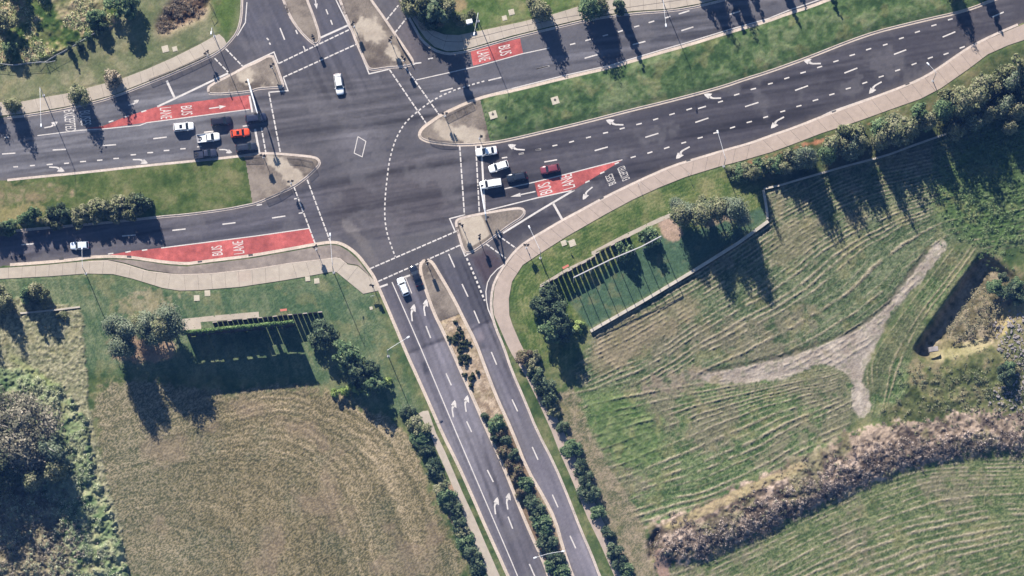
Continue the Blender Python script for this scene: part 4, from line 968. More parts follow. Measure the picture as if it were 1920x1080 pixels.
# concrete pit covers let into the grass
m_pit = new_mat("pit_concrete", C(206,196,176), .9, .1, noise=[(1.5,.12),(6,.1)]); m_lid = new_mat("pit_lid_iron", (.06,.055,.05), .7, .3)
for px, s, lid, lb, a in [((1041,189),1.7,1,"square concrete pit with round iron lid in the middle of the eastern median",.3),((924.5,216),1.75,1,"square concrete pit with round iron lid near the paved end of the eastern median",.3),
                    ((310,92),1.5,0,"larger of the two pale concrete covers on the northwestern verge",.25),((328,92),1.1,0,"smaller of the two pale concrete covers on the northwestern verge",.25),
                    ((1073,456),1.5,0,"square concrete cover on the grass beside the slip lane's pink path",.35),((1057,456),1.2,0,"weathered concrete cover next to the square one by the pink path",.35),
                    ((369,559),1.3,0,"pale concrete cover on the southwestern grass, further from the path",.05),((389,550),1.3,0,"pale concrete cover touching the southwestern footpath's grass edge",.05),
                    ((594,527),1.2,0,"pale concrete cover on the grass by the southwestern signal",.1),((577,523),1.1,0,"dull concrete cover at the footpath edge by the southwestern signal",.1),
                    ((959,23),1.3,0,"larger concrete cover on the northeastern grass",.25),((946,34),1.1,0,"smaller concrete cover on the northeastern grass",.25),((696,578),.7,0,"small white cover on the grass near the southern crossing",.2)]:
    x, y = W(px); r = empty("pit_cover", (x,y,max(zat(x,y),.12)), a, lb, "pit cover", "concrete pit covers in the grass")
    MB().box((0,0,.03),(s,s,.12),top=.97).build("slab", m_pit, r)
    (MB().tube([(0,.12,.092),(0,.12,.10)],.3,14) if lid else MB().box((0,0,.095),(s*.62,s*.62,.012))).build("lid", m_lid if lid else m_pit, r)
# drain grates in the gutters
for px, a, lb in [((115,484.5),.1,"iron drain grate in the lower western gutter before the silver car"),((242,482),0,"iron drain grate in the gutter at the tip of the lower western bus lane"),((375,491.5),.1,"iron drain grate in the gutter below the western BUS lettering"),
              ((470,479),.15,"iron drain grate in the gutter near the end of the lower western bus lane"),((1291,301.5),.3,"iron drain grate in the pink path's gutter near the turn arrow"),((1128,371.5),.5,"iron drain grate in the slip lane gutter"),((1564,210),.35,"iron drain grate in the gutter under the tree belt"),((1702,159),.38,"iron drain grate in the eastern end of the pink path's gutter")]:
    x, y = W(px); r = empty("drain_grate", (x,y,.012), a, lb, "drain", "drain grates in the gutters")
    MB().box((0,0,.02),(1.0,.62,.03)).build("frame", m_lid, r)
    g_ = MB(); [g_.box((-.4+.1*k,0,.045),(.04,.5,.02)) for k in range(9)]; g_.build("grate_bars", m_dgrey, r)
# ------------------------------------------------------------------ TREES AND SHRUBS
m_leaf = new_mat("foliage", rough=.75, spec=.12, attr='Col')
m_bark = new_mat("bark_grey", (.16,.135,.11), .95, .1, noise=[(3,.3)])
m_barkp = new_mat("bark_pale", (.36,.33,.29), .9, .1, noise=[(3,.25)])
def leaves(clumps, n, size, cols, seed, shell=.55, up=.35):
    """leaf clumps spread through a crown; every face is a small spray of leaves with its own leaf colour"""
    g = np.random.default_rng(seed); cl = np.array([c[:6] for c in clumps], float)
    wt = cl[:,3]*cl[:,4]*cl[:,5]; wt = wt**.8; wt /= wt.sum(); ci = g.choice(len(cl), n, p=wt)
    d = g.normal(size=(n,3)); d /= np.linalg.norm(d,axis=1)[:,None]
    rr = (1-shell*g.random(n)**1.5)*(1+.12*g.normal(size=n))
    c = cl[ci,:3]+d*cl[ci,3:6]*rr[:,None]; c[:,2] = np.maximum(c[:,2], .12)
    nm = g.normal(size=(n,3))*.55+np.array([0,0,up])+d*1.0; nm /= np.linalg.norm(nm,axis=1)[:,None]
    t = np.cross(nm, g.normal(size=(n,3))); t /= np.linalg.norm(t,axis=1)[:,None]; b = np.cross(nm,t)
    s = size*(.55+.9*g.random(n)); w = s*(.35+.4*g.random(n))
    V = np.stack([c-t*s[:,None]*.5, c+b*w[:,None]*.5+nm*.03, c+t*s[:,None]*.5, c-b*w[:,None]*.5+nm*.03],1).reshape(-1,3)
    cc = np.array(cols, float); tone = g.random(len(cl)); k = np.clip(tone[ci]*.75+g.normal(size=n)*.22+.12,0,.999)*(len(cc)-1)
    i = k.astype(int); i = np.minimum(i,len(cc)-2); f = (k-i)[:,None]; col = cc[i]*(1-f)+cc[i+1]*f; col *= (.88+.24*g.random(n))[:,None]
    return V, np.repeat(col,4,axis=0)
def leaf_mesh(name, V, colr):
    q = np.arange(len(V)).reshape(-1,4); o = grid_mesh(name, V[:,0], V[:,1], V[:,2], q, colr, m_leaf, smooth=False); me = o.data; bpy.data.objects.remove(o); return me
def trunk_mesh(h, r, limbs, seed, mat):
    g = random.Random(seed); mb = MB(); lean = (g.uniform(-.03,.03)*h, g.uniform(-.03,.03)*h)
    mb.tube([(0,0,-.1),(lean[0]*.4,lean[1]*.4,h*.3),(lean[0],lean[1],h*.62),(lean[0]*1.2,lean[1]*1.2,h*.9)],[r*1.25,r,r*.6,r*.2],7)
    for p in limbs:
        z = max(.12*h, p[2]*.62); k = z/h
        mb.tube([(lean[0]*k,lean[1]*k,z),((p[0]+lean[0]*k)*.5,(p[1]+lean[1]*k)*.5,z*.4+p[2]*.6),(p[0],p[1],p[2])],[r*.45,r*.3,r*.1],5)
    o = mb.build("trunk", mat, smooth=True); me = o.data; bpy.data.objects.remove(o); return me
OLIVE = [(.05,.062,.03),(.11,.125,.06),(.19,.19,.10),(.25,.235,.15)]
GREY = [(.035,.05,.032),(.075,.10,.06),(.135,.16,.10),(.21,.225,.155)]
BROWN = [(.09,.08,.045),(.17,.15,.09),(.27,.225,.16),(.32,.26,.20)]
DARK = [(.018,.032,.02),(.042,.066,.036),(.08,.11,.06),(.125,.15,.085)]
GREEN = [(.026,.05,.024),(.06,.10,.045),(.11,.16,.075),(.175,.22,.11)]
LIME = [(.09,.14,.03),(.18,.25,.07),(.28,.33,.12)]
PROTO = {}
def proto(key, h, R, nclump, nleaf, size, cols, prof, base=.2, squash=.8, seed=1, trunk=.16, mat=None, spread=.78, up=.6, shell=.5):
    g = random.Random(seed); cl = []
    for i in range(nclump):
        t = base+(1-base)*((i+.5)/nclump); rad = R*prof((t-base)/(1-base)); a = g.uniform(0,6.283); d = rad*spread*math.sqrt(g.random())
        cr = R*.42*(.6+.6*g.random())*max(.35,prof((t-base)/(1-base)))
        cl.append((math.cos(a)*d, math.sin(a)*d, min(t*h, h-cr*.6), cr, cr, cr*squash*(1.3 if h > 6 else 1)))
    V, cc = leaves(cl, nleaf, size, cols, seed, shell, up)
    PROTO.setdefault(key, []).append((h, R, leaf_mesh("crown", V, cc), trunk_mesh(h, trunk, cl[::max(1,len(cl)//7)], seed, mat or m_bark)))
def plumes(key, h, R, nst, nleaf, size, cols, seed, trunk, mat, base=.16, fat=1.0):
    """several feathery upright sprays on one stem, tops of uneven height"""
    g = random.Random(seed); cl = []
    for k in range(nst):
        a = 6.283*k/nst+g.uniform(-.5,.5); d = 0 if k == 0 else R*g.uniform(.35,.72); hs = h if k == 0 else h*g.uniform(.55,.92); b = h*base*g.uniform(.8,1.6)
        m = 7
        for j in range(m):
            t = j/(m-1); z = b+(hs-b)*t; cr = fat*R*(.46*(1-t)**.7+.09)*g.uniform(.75,1.2)*(1.15 if k == 0 else .85)
            dd = d*(.45+.55*t); cl.append((math.cos(a)*dd+g.uniform(-.12,.12)*R, math.sin(a)*dd+g.uniform(-.12,.12)*R, min(z,h-cr*.7), cr, cr, cr*1.5))
    V, cc = leaves(cl, nleaf, size, cols, seed, .6, .5)
    PROTO.setdefault(key, []).append((h, R, leaf_mesh("crown", V, cc), trunk_mesh(h, trunk, [c for c in cl if c[2] > h*.3][::6], seed, mat)))
egg = lambda t: max(.12, (1-abs(t-.38)/.68)**.7 if abs(t-.38) < .68 else .12)
spire = lambda t: max(.1, 1-.85*t**1.3)
dome = lambda t: max(.25, math.sqrt(max(0,1-(t*.98)**2)))
col_ = lambda t: max(.2, 1-abs(2*t-.9)**2.5*.8)
for s in (1,2,3):
    plumes('gum', 8, 2.3, 4+s%2, 4200, .34, OLIVE, 10+s, .13, m_bark)
    plumes('gumb', 7, 2.2, 5, 3400, .33, BROWN, 20+s, .12, m_bark)
    plumes('tall', 13, 2.7, 5+s%2, 5200, .40, (GREY,OLIVE,GREEN)[s-1], 30+s, .2, m_barkp, .22, 1.15)
    plumes('lolly', 13, 2.6, 6, 5600, .38, (GREY,OLIVE,GREY)[s-1], 35+s, .15, m_barkp, .48, 1.3)
    proto('spire', 10, 1.7, 26, 3200, .42, DARK if s != 2 else GREEN, spire, .1, 1.1, 40+s, .13)
    proto('round', 3.4, 2.0, 20, 2600, .34, DARK, dome, .1, .75, 50+s, .1)
    proto('roundg', 3.6, 2.0, 20, 2600, .36, GREEN, dome, .1, .75, 60+s, .1)
    proto('broad', 7.5, 2.8, 24, 3600, .46, DARK if s < 3 else GREEN, dome, .25, .7, 70+s, .17, None, .95)
    proto('olive', 4.5, 2.1, 18, 2700, .36, OLIVE, dome, .12, .8, 80+s, .1)
    proto('lime', 2.6, 1.3, 12, 1400, .32, LIME, dome, .1, .8, 90+s, .07)
    proto('tiny', .8, .6, 7, 420, .24, [(.012,.018,.01),(.03,.04,.02),(.055,.065,.03)], dome, .1, .8, 95+s, .03)
    proto('tinyb', 3.2, 1.9, 16, 2000, .34, [(.07,.05,.035),(.12,.09,.06),(.17,.14,.085),(.10,.11,.05)], dome, .1, .8, 98+s, .09)
proto('bigb', 14, 7.0, 60, 17000, .50, [(.065,.065,.042),(.13,.125,.085),(.21,.19,.135),(.30,.26,.20)], dome, .3, .55, 120, .38, m_barkp, 1.0, .5, .7)
proto('bigg', 15, 6.0, 44, 9000, .50, [(.03,.045,.022),(.07,.085,.045),(.12,.125,.08)], dome, .25, .6, 121, .34, m_barkp, 1.0, .5, .7)
ORD = "first second third fourth fifth sixth seventh eighth ninth tenth eleventh twelfth thirteenth fourteenth fifteenth sixteenth seventeenth eighteenth nineteenth twentieth twenty-first twenty-second twenty-third twenty-fourth twenty-fifth twenty-sixth twenty-seventh twenty-eighth twenty-ninth thirtieth thirty-first thirty-second thirty-third thirty-fourth thirty-fifth thirty-sixth thirty-seventh thirty-eighth thirty-ninth fortieth".split()
grnd = random.Random(5)
def tree(px, h, r, key, label, group, shrub=False):
    x, y = W(px); ps = PROTO[key]; p = ps[grnd.randrange(len(ps))]
    t = empty("shrub" if shrub else "tree", (x,y,zat(x,y)), grnd.uniform(0,6.28), label, "shrub" if shrub else "tree", group)
    k = r*1.14*(1.12 if key in ('gum','gumb','tall','lolly') else 1.05)/p[1]; t.scale = (k*grnd.uniform(.93,1.07), k*grnd.uniform(.93,1.07), h/p[0])
    link(bpy.data.objects.new("crown", p[2]), t); link(bpy.data.objects.new("trunk", p[3]), t); return t
def zone(items, look, where, group, shrub=False, sort=None):
    items = sorted(items, key=sort) if sort else items
    for i, it in enumerate(items):
        px, h, r, key = it[:4]; tree(px, h, r, key, it[4] if len(it) > 4 else f"{ORD[i]} {look} {where}", group, shrub)
bysx = lambda it: it[0][0]; bysy = lambda it: it[0][1]
zone([((27,200),8.6,1.9,'gum',"slim olive street tree nearest the western end of the northwestern footpath"),((148,182),8.6,2.5,'gum',"full olive street tree between the street light and the brownish tree"),
      ((213,152),7.2,2.3,'gumb',"brownish street tree at the kerb, easternmost on the northwestern footpath"),((-22,178),8.5,2.0,'gum',"street tree whose crown lies beyond the western end of the northwestern footpath")],
     "", "", "street trees along the northwestern footpath")
zone([((12,44),8,2.4,'olive',"large yellow-green tree in the scrub at the far northwestern corner"),((32,-14),7.5,2.4,'roundg',"dark tree behind the large yellow-green one in the northwestern scrub"),((20,92),4,1.6,'roundg',"low dark bush under the large yellow-green tree"),
      ((180,38),4.8,2.0,'roundg',"round green tree in the middle of the northwestern scrub"),((192,55),3.4,1.4,'round',"darker small tree touching the round green one in the scrub"),
      ((229,14),8.0,2.9,'broad',"dense dark tree with the long shadow beside the bare brown pit"),((131,92),4.2,.7,'spire',"thin dark columnar shrub beside the wire fence"),
      ((72,-25),5,1.6,'gum',"young tree above the northwestern scrub near its bare soil"),((150,85),2.6,1.1,'round',"low dark shrub on the wire fence line"),((165,70),2.4,1.0,'roundg',"low green shrub on the wire fence line, nearer the round tree")],
     "", "", "trees and shrubs of the northwestern scrub")
zone([((768,-6),8,2.4,'tall'),((786,12),9,2.6,'gum'),((806,6),11,2.7,'tall'),((818,30),14.2,2.9,'spire'),((800,34),7,2.2,'round'),((835,20),9,2.4,'gum'),((770,20),6,2,'gum')],
     "dark tree of the clump", "at the northeastern corner, counted from the west", "clump at the northeastern corner", sort=bysx)
zone([((796,46),3.2,1.5,'gumb',"brownish bush at the front of the northeastern corner clump"),((824,40),3.2,1.4,'gumb',"brownish bush behind the white cabinets' western side"),((866,38),2.6,1.6,'olive',"low olive bush just behind the white cabinets"),((884,28),2.2,1.0,'olive',"small olive bush by the bare soil behind the cabinets")],
     "", "", "bushes at the northeastern corner", True)
zone([((1012,24),10.4,2.6,'gum',"olive street tree at the edge of the northeastern grass with one wide shadow"),((1108,20),13,2.6,'tall',"tall street tree over the northeastern path with the broadest shadow"),((1126,14),10.5,1.9,'gum',"slim tree pressed against the tallest northeastern street tree"),((1160,18),10.4,1.5,'spire',"narrow street tree standing in the northeastern footpath"),((998,8),7,1.8,'gum',"lower crown leaning on the olive street tree of the northeastern grass")],
     "", "", "street trees along the northeastern footpath")
zone([((1302,-48),8.8,1.5,'spire'),((1328,-38),12.4,2.1,'gum'),((1350,-48),10.2,1.6,'spire'),((1372,-40),11,1.7,'gum'),((1392,-58),8.6,1.3,'spire'),((1456,-54),10,1.5,'spire'),((1476,-68),7.6,1.1,'spire'),((1531,-74),10,1.4,'spire')],
     "street tree", "beyond the upper eastern road, counted from the west", "street trees beyond the upper eastern road", sort=bysx)
zone([((1786,-13),9.6,1.9,'gum',"median tree casting its shadow across the kerb bend of the eastern road"),((1836,-38),9.2,1.6,'spire',"median tree casting the easternmost shadow on the eastern road")], "", "", "trees on the eastern median")
wmt = [((150,402),4.6,2.0,'olive'),((167,398),5.0,2.1,'olive'),((186,395),5.2,2.2,'olive'),((205,392),5.4,2.2,'olive'),((226,389),5.4,2.2,'olive'),((248,387),5.6,2.2,'olive'),((266,384),6.6,2.0,'round'),((275,388),6.4,1.5,'round'),
       ((146,417),4.2,1.8,'olive'),((175,411),4.2,1.7,'olive'),((215,407),4.0,1.6,'olive'),((247,403),4.0,1.6,'olive')]
zone(wmt, "olive bush in the thick row", "on the western median, counted from the west", "thick row of bushes on the western median", True, sort=bysx)
zone([((119,402),5.6,1.8,'round'),((97,401),5.4,1.5,'round'),((88,416),4.4,1.3,'olive'),((63,404),5.6,1.6,'roundg'),((48,412),5.0,1.5,'roundg'),((104,424),4,1.3,'olive'),((20,428),5,1.7,'roundg'),((4,430),5,1.5,'round'),((-14,425),5,1.6,'roundg')],
     "separate dark bush", "on the western median, counted from the west", "separate bushes on the western median", True, sort=bysx)
zone([((8,570),9.8,2.3,'gum'),((52,554),8.4,1.7,'spire'),((70,548),9.2,2.2,'gum'),((82,560),7.4,1.8,'olive'),((-34,596),9.4,2.1,'gum'),((-6,548),8,2.2,'gum')],
     "olive tree of the group", "below the western footpath, counted from the west", "tree group at the western end", sort=bysx)
zone([((118,592),1.6,1.1,'olive',"low shrub alone at the end of the pale edging in the west")], "", "", "lone western shrub", True)
zone([((36,815),13,7.2,'bigb',"huge grey-brown tree with bare branches in the southwestern corner"),((-25,870),15,6,'bigg',"broad thin tree on the southwestern edge below the huge tree"),((92,850),15.5,3.2,'tall',"tall tree hidden in the shade beside the huge southwestern tree"),((104,885),12.5,2.6,'tall',"slim tree on the field side of the southwestern shade"),((62,905),11,2.8,'gum',"olive tree deep in the shade of the huge southwestern tree")],
     "", "", "trees of the southwestern corner")
zone([((214,618),13,2.0,'lolly'),((236,628),16.2,2.5,'lolly'),((226,660),13.5,2.2,'lolly'),((280,618),14.5,2.3,'lolly'),((304,622),16.6,2.8,'lolly'),((258,612),10,1.9,'lolly'),((245,662),11,1.7,'lolly'),((292,640),12,1.9,'lolly'),((316,630),12,1.8,'lolly'),((328,620),13.5,2.4,'lolly'),((318,604),15,2.3,'lolly')],
     "tall thin tree", "west of the long green screen wall, counted from the west", "tall trees west of the green screen wall", sort=bysx)
zone([((606,628),7.4,2.7,'broad',"spreading grey-green tree at the end of the row of dark fins"),((650,668),8.6,2.9,'broad',"dense dark tree in the grass between the fins and the southern road"),((668,700),8.4,2.3,'broad',"dark tree directly behind the lime shrubs"),((692,696),8.0,1.8,'broad',"smaller round dark tree nearest the southern road street light"),((700,725),8.0,2.2,'broad',"dark tree at the end of the lime shrubs")],
     "", "", "dark trees between the fins and the southern road")
zone([((631,738),2.8,1.0,'lime'),((648,733),3.2,1.1,'lime'),((664,728),3.2,1.1,'lime'),((684,722),3.0,1.0,'lime'),((672,733),2.4,.9,'lime')], "bright lime shrub", "in the short row behind the dark trees, counted from the west", "short row of lime shrubs", True, sort=bysx)
zone([((728,718),2.6,.9,'lime',"single small green bush in the grass beside the southern road")], "", "", "single bush by the southern road", True)
whedge = [((763,772),3.0,1.9),((784,800),3.4,2.3),((789,822),3.0,1.9),((796,842),3.2,2.1),((813,876),3.2,2.1),((822,893),2.8,1.5),((828,912),3.3,2.1),((838,930),3.0,1.7),((849,950),3.1,1.9),((857,966),2.8,1.5),((862,985),3.3,2.0),((868,1001),3.0,1.7),((873,1016),3.1,1.8),((886,1040),3.2,1.9),((895,1064),3.3,2.1),((905,1090),3.2,2.0)]
zone([(p,h*(.8+.09*((i*5)%6)),r*(.82+.08*((i*7)%5)),('round','roundg','round','olive','round')[(i*3)%5]) for i,(p,h,r) in enumerate(whedge)], "dark round shrub from the north", "in the row west of the southern road", "dark shrub row west of the southern road", True)
medl = [((931,796),3.4,2.1,'roundg'),((911,782),2.2,1.0,'round'),((927,822),2.2,1.1,'round'),((950,828),3.0,1.5,'round'),((940,812),2.6,1.3,'tinyb'),((946,848),3.0,1.7,'tinyb'),((962,852),3.0,1.6,'round'),((957,872),2.8,1.5,'tinyb'),((970,884),3.0,1.5,'tinyb'),((966,898),2.6,1.3,'tinyb'),((985,910),3.4,1.8,'roundg'),((976,925),2.8,1.3,'tinyb'),((1003,950),3.4,2.0,'round'),((992,938),2.8,1.4,'round'),((1017,986),3.6,2.2,'roundg'),((1008,970),3.0,1.6,'round'),((1027,1018),3.4,2.0,'round'),((1020,1005),3,1.5,'round'),((1040,1046),3.4,2.1,'round'),((1034,1060),3,1.6,'roundg'),((1052,1076),3.4,2.0,'roundg')]
zone(medl, "median shrub from the north", "in the planted strip of the southern road median", "large shrubs on the southern median", True, sort=bysy)
erow = [((984,672),3.4,2.0,'tinyb'),((997,688),3.4,1.6,'olive'),((1008,706),4.0,1.9,'round'),((1003,668),3,1.3,'olive'),((1022,726),4.4,2.1,'round'),((1030,748),4.2,2.0,'round'),((1036,770),3.2,1.5,'olive'),((1054,802),2.6,1.3,'round'),((1072,842),3.2,2.1,'roundg'),((1088,876),3.0,1.9,'round'),((1098,898),3.0,1.6,'round'),((1105,924),3.4,2.3,'round'),((1121,962),2.8,1.7,'roundg'),((1138,1000),2.6,1.6,'round'),((1152,1038),3.2,2.0,'round'),((1160,1055),3,1.6,'round'),((1173,1070),2.8,1.7,'roundg')]
zone(erow, "shrub from the north", "along the path east of the southern road", "shrub row east of the southern road", True, sort=bysy)
tiny = [(855,603),(861,617),(858,627),(852,633),(868,633),(864,624),(856,640),(872,641),(850,637),(866,642),(842,636),(862,651),(870,653),(880,645),(862,660),(874,666),(861,672),(868,671),(864,677),(878,672),(873,682),(871,704),(887,704),(884,711),(883,723),(895,699)]
zone([((x,y),.75+.3*((x*7+y)%5)/5,.5+.35*((x*3+y)%4)/4,'tiny') for x,y in tiny], "tiny dark bush from the north", "on the mulch of the southern median", "tiny dark bushes on the mulch", True, sort=bysy)
zone([((1024,560),8.6,2.2,'broad'),((1017,578),8.0,2.0,'broad'),((1038,590),9.4,2.4,'broad'),((1046,612),9.8,2.6,'broad'),((1034,625),9.0,2.3,'broad'),((1056,622),7.6,1.9,'broad'),((1030,545),5.5,1.5,'broad')],
     "dense dark green tree, from the north,", "in the clump at the turf's western end", "dark tree clump at the turf's western end", sort=bysy)
zone([((1085,612),2.6,1.5,'lime',"yellow-green bush on the western corner of the turf wall")], "", "", "turf corner bush", True)
zone([((1171,472),5.6,2.1,'roundg',"round green tree inside the pole frame, nearer the slip lane"),((1217,448),5.6,2.2,'roundg',"round green tree inside the pole frame, beside the bare yard")], "", "", "round trees within the pole frame")
zone([((1275,408),11.8,2.3,'lolly'),((1292,402),10,2.0,'lolly'),((1310,410),14.6,2.4,'lolly'),((1328,398),11,2.0,'lolly'),((1345,402),14,2.3,'lolly'),((1362,394),10,1.9,'lolly'),((1376,402),14.3,2.1,'lolly'),((1390,412),8,1.7,'lolly'),((1268,392),8,1.8,'lolly'),((1318,385),7,1.6,'olive')],
     "thin olive tree", "in the bare yard, counted from the west", "trees in the bare yard", sort=bysx)
belt = [((1372,322),2.6,1.5,'olive'),((1386,326),3.0,1.7,'roundg'),((1402,322),3.4,1.6,'olive'),((1414,330),10.5,1.6,'gum'),((1424,316),3.6,1.7,'roundg'),((1440,314),4.2,1.8,'olive'),((1456,312),5,2.0,'roundg'),((1470,318),7,1.8,'gum'),((1482,300),9,2.3,'olive'),
        ((1497,306),12,2.6,'tall'),((1512,300),13.6,2.5,'tall'),((1548,296),13,2.4,'tall'),((1560,280),11,2.4,'gum'),((1592,262),9.5,2.8,'olive'),((1596,282),14,2.6,'tall'),((1612,276),12,2.4,'gum'),((1648,270),12,2.2,'gum'),
        ((1655,248),10,2.4,'roundg'),((1676,252),13.2,2.6,'tall'),((1708,246),12,2.3,'gum'),((1724,225),11,2.5,'roundg'),((1736,234),15,2.4,'tall'),((1768,215),13,2.5,'tall'),((1775,192),10,2.5,'olive'),((1800,200),14,2.6,'tall'),
        ((1832,190),13,2.6,'tall'),((1845,165),11,2.6,'gum'),((1875,150),10,2.4,'olive'),((1896,160),13,2.7,'tall'),((1905,138),11,2.5,'olive'),((1922,150),12,2.6,'tall')]
gb = random.Random(21); belt = [(p,(h*gb.uniform(.95,1.32) if h > 6 else h),r*gb.uniform(.78,1.3),k) for p,h,r,k in belt]
zone(belt, "belt tree", "beside the pink footpath, counted from the west", "tree belt along the pink footpath", sort=bysx)
zone([((1790,248),9,2.2,'gum'),((1822,232),11,2.3,'tall'),((1852,220),10,2.2,'gum'),((1880,208),12,2.4,'tall'),((1905,215),11,2.4,'gum'),((1928,190),12,2.6,'tall'),((1893,245),9,1.9,'gum')],
     "field side tree", "beyond the boundary wall, counted from the west", "trees beyond the boundary wall", sort=bysx)
zone([((1866,540),3.2,1.8,'roundg'),((1892,548),4.2,2.2,'round'),((1910,560),3.4,1.6,'round'),((1905,535),3,1.5,'roundg'),((1880,522),2.4,1.2,'round')], "green shrub", "at the northeastern end of the grassy pit, counted from the west", "shrubs in the grassy pit", True, sort=bysx)
zone([((1886,705),4.2,2.0,'round',"dark shrub among the rubble east of the grassy pit"),((1893,690),3,1.4,'roundg',"smaller shrub joined to the dark one among the rubble")], "", "", "shrubs in the rubble", True)

# ------------------------------------------------------------------ ROUGH LOW GROWTH (nobody could count it)
def scatter(mask, n, seed):
    g = np.random.default_rng(seed); w = np.clip(mask,0,1).ravel().astype(float); w /= w.sum()
    k = g.choice(w.size, n, p=w); j, i = k//NX, k % NX
    return gx[i]+(g.random(n)-.5)*DX, gy[j]+(g.random(n)-.5)*DX, gz[j,i]
def growth(name, mask, ntuft, per, size, hgt, cols, seed, spread=.4):
    cols = [tuple(min(.6,v*1.45+.01) for v in c) for c in cols]
    g = np.random.default_rng(seed); x, y, z = scatter(mask, ntuft, seed)
    cl = [(x[i],y[i],z[i]+hgt*.4,spread*(.6+.8*g.random()),spread*(.6+.8*g.random()),hgt*(.5+.8*g.random())) for i in range(ntuft)]
    V, cc = leaves(cl, ntuft*per, size, cols, seed, .6, .6)
    o = link(bpy.data.objects.new(name, leaf_mesh(name, V, cc))); return tag(o, kind='stuff')
nw_low = nws*sm(N2,.42,.6); growth("undergrowth", nw_low, 1000, 12, .32, .4, [(.07,.09,.035),(.14,.17,.07),(.22,.23,.11),(.30,.27,.18)], 301, .55)
growth("undergrowth", gcov*sm(fbm(2.4,53,3),.4,.6), 1700, 11, .30, .4, [(.09,.11,.06),(.18,.2,.12),(.28,.28,.19)], 302, .5)
growth("undergrowth", reg([(-40,900),(130,950),(190,1100),(-40,1100)],3), 700, 14, .36, .5, [(.06,.06,.045),(.13,.11,.08),(.2,.17,.13)], 305, .5)
growth("scrub", bm_*sm(bh,.1,.5)*sm(N3,.35,.7), 700, 9, .28, .4, [(.07,.055,.045),(.17,.135,.11),(.28,.23,.19),(.34,.28,.24)], 303, .45)
growth("scrub", bm_*sm(fbm(5,63,3),.52,.62), 160, 12, .36, .5, [(.05,.05,.03),(.10,.10,.055),(.18,.16,.09)], 306, .5)
growth("undergrowth", blur((pb>.5)&(N3>.42)&(blur(pit,3.5)>.86),.2), 420, 8, .30, .3, [(.06,.065,.03),(.14,.13,.075),(.22,.19,.12)], 304, .4)
growth("undergrowth", rough*sm(N3,.4,.6), 420, 10, .34, .45, [(.035,.05,.02),(.08,.09,.045),(.15,.14,.08)], 307, .5)
growth("undergrowth", nwp_in*sm(N3,.4,.6), 260, 12, .3, .35, [(.04,.035,.025),(.11,.085,.06),(.18,.15,.11)], 308, .4)
growth("long_grass", reg([(1780,300),(1930,200),(1930,460),(1850,455),(1800,430)],4)*sm(N3,.4,.65), 1500, 12, .28, .3, [(.03,.06,.018),(.06,.10,.03),(.12,.15,.07)], 310, .4)
se_shade = blur(fill([(1240,1030),(1310,1018),(1400,978),(1500,930),(1600,885),(1690,845),(1800,828),(1930,825),(1930,855),(1800,852),(1690,872),(1590,915),(1490,968),(1400,1010),(1310,1042),(1240,1056)]), 1.0)
growth("scrub", blur(se_shade,1.2)*sm(N2,.35,.65), 850, 12, .28, .4, [(.03,.026,.024),(.07,.058,.05),(.15,.125,.10)], 311, .5)  # dead brush coloured dark to paint in the shade of the bank's southeast side
growth("scrub", bm_*sm(fbm(3,64,3),.55,.68), 500, 12, .30, .45, [(.025,.02,.02),(.07,.055,.05),(.18,.15,.13)], 312, .45)
# rubble heap
m_rub = new_mat("broken_concrete", C(166,158,154), .95, .1, noise=[(.8,.35),(4,.2)])
rm = reg([(1862,612),(1905,585),(1935,590),(1935,680),(1905,690),(1872,650)],.8)+reg([(1850,745),(1890,715),(1935,690),(1935,785),(1880,778)],.8)
g = np.random.default_rng(77); x, y, z = scatter(rm, 520, 78); mb = MB()
for i in range(520):
    s = .14+.42*g.random()**2.5
    mb.box((x[i],y[i],z[i]+s*.25),(s*(1+g.random()),s*(.7+.6*g.random()),s*(.6+.5*g.random())),g.random()*3.1,.55+.35*g.random())
tag(mb.build("rubble", m_rub), kind='stuff')
x, y = W((1750,655)); r = empty("concrete_block", (x,y,zat(x,y)-.1), .1, "pale broken concrete block on the floor of the grassy pit", "block")
MB().box((0,0,.55),(2.3,1.2,1.1),.05,.88).build("block_slab", m_rub, r)

# ------------------------------------------------------------------ WALLS, FENCES, FINS
m_fin = new_mat("dark_timber", (.035,.032,.034), .85, .2, noise=[(2,.25)]); m_finl = new_mat("pale_cap", C(196,182,172), .9, .1)
m_or = new_mat("orange_panel", (.42,.14,.10), .7, .2)
slab("paved_strip", [(327,600),(400,592),(485,584.5),(486,595),(440,599),(376,604),(378,618),(345,621),(328,609)], .2, m_path)
slab("paved_strip", [(1012,534),(1063,503),(1110,481),(1109,472),(1170,440),(1237,408),(1262,398),(1265,404),(1240,415),(1175,446),(1118,472),(1116,484),(1066,508),(1015,538)], .2, m_path)
def fins(pts, label, h, wdt=.95, gap=1.12):
    w = resample(WP(pts), gap); x, y = w[0]; r = empty("fin_screen", (x,y,.12), 0, label, "screen", "rows of dark fins")
    for i, q in enumerate(w):
        a = w[min(i+1,len(w)-1)]; b = w[max(i-1,0)]; an_ = math.atan2(a[1]-b[1], a[0]-b[0])
        MB().box((q[0]-x,q[1]-y,h/2),(wdt,.16,h),an_).build("fin", m_fin, r)
        MB().box((q[0]-x+.0,q[1]-y,h+.02),(wdt+.05,.2,.05),an_).build("fin_cap", m_finl, r) if i % 3 == 0 else None
    return r
fins([(404,608),(440,604),(486,600),(545,594),(601,589)], "row of dark upright fins ending at the spreading grey-green tree", 4.2)
fins([(1016,540),(1064,513),(1112,487)], "row of dark upright fins beside the dark tree clump at the turf", 3.9)
fins([(1120,478),(1150,462),(1178,448)], "row of dark upright fins behind the wider pale strip, before the round trees", 3.9)
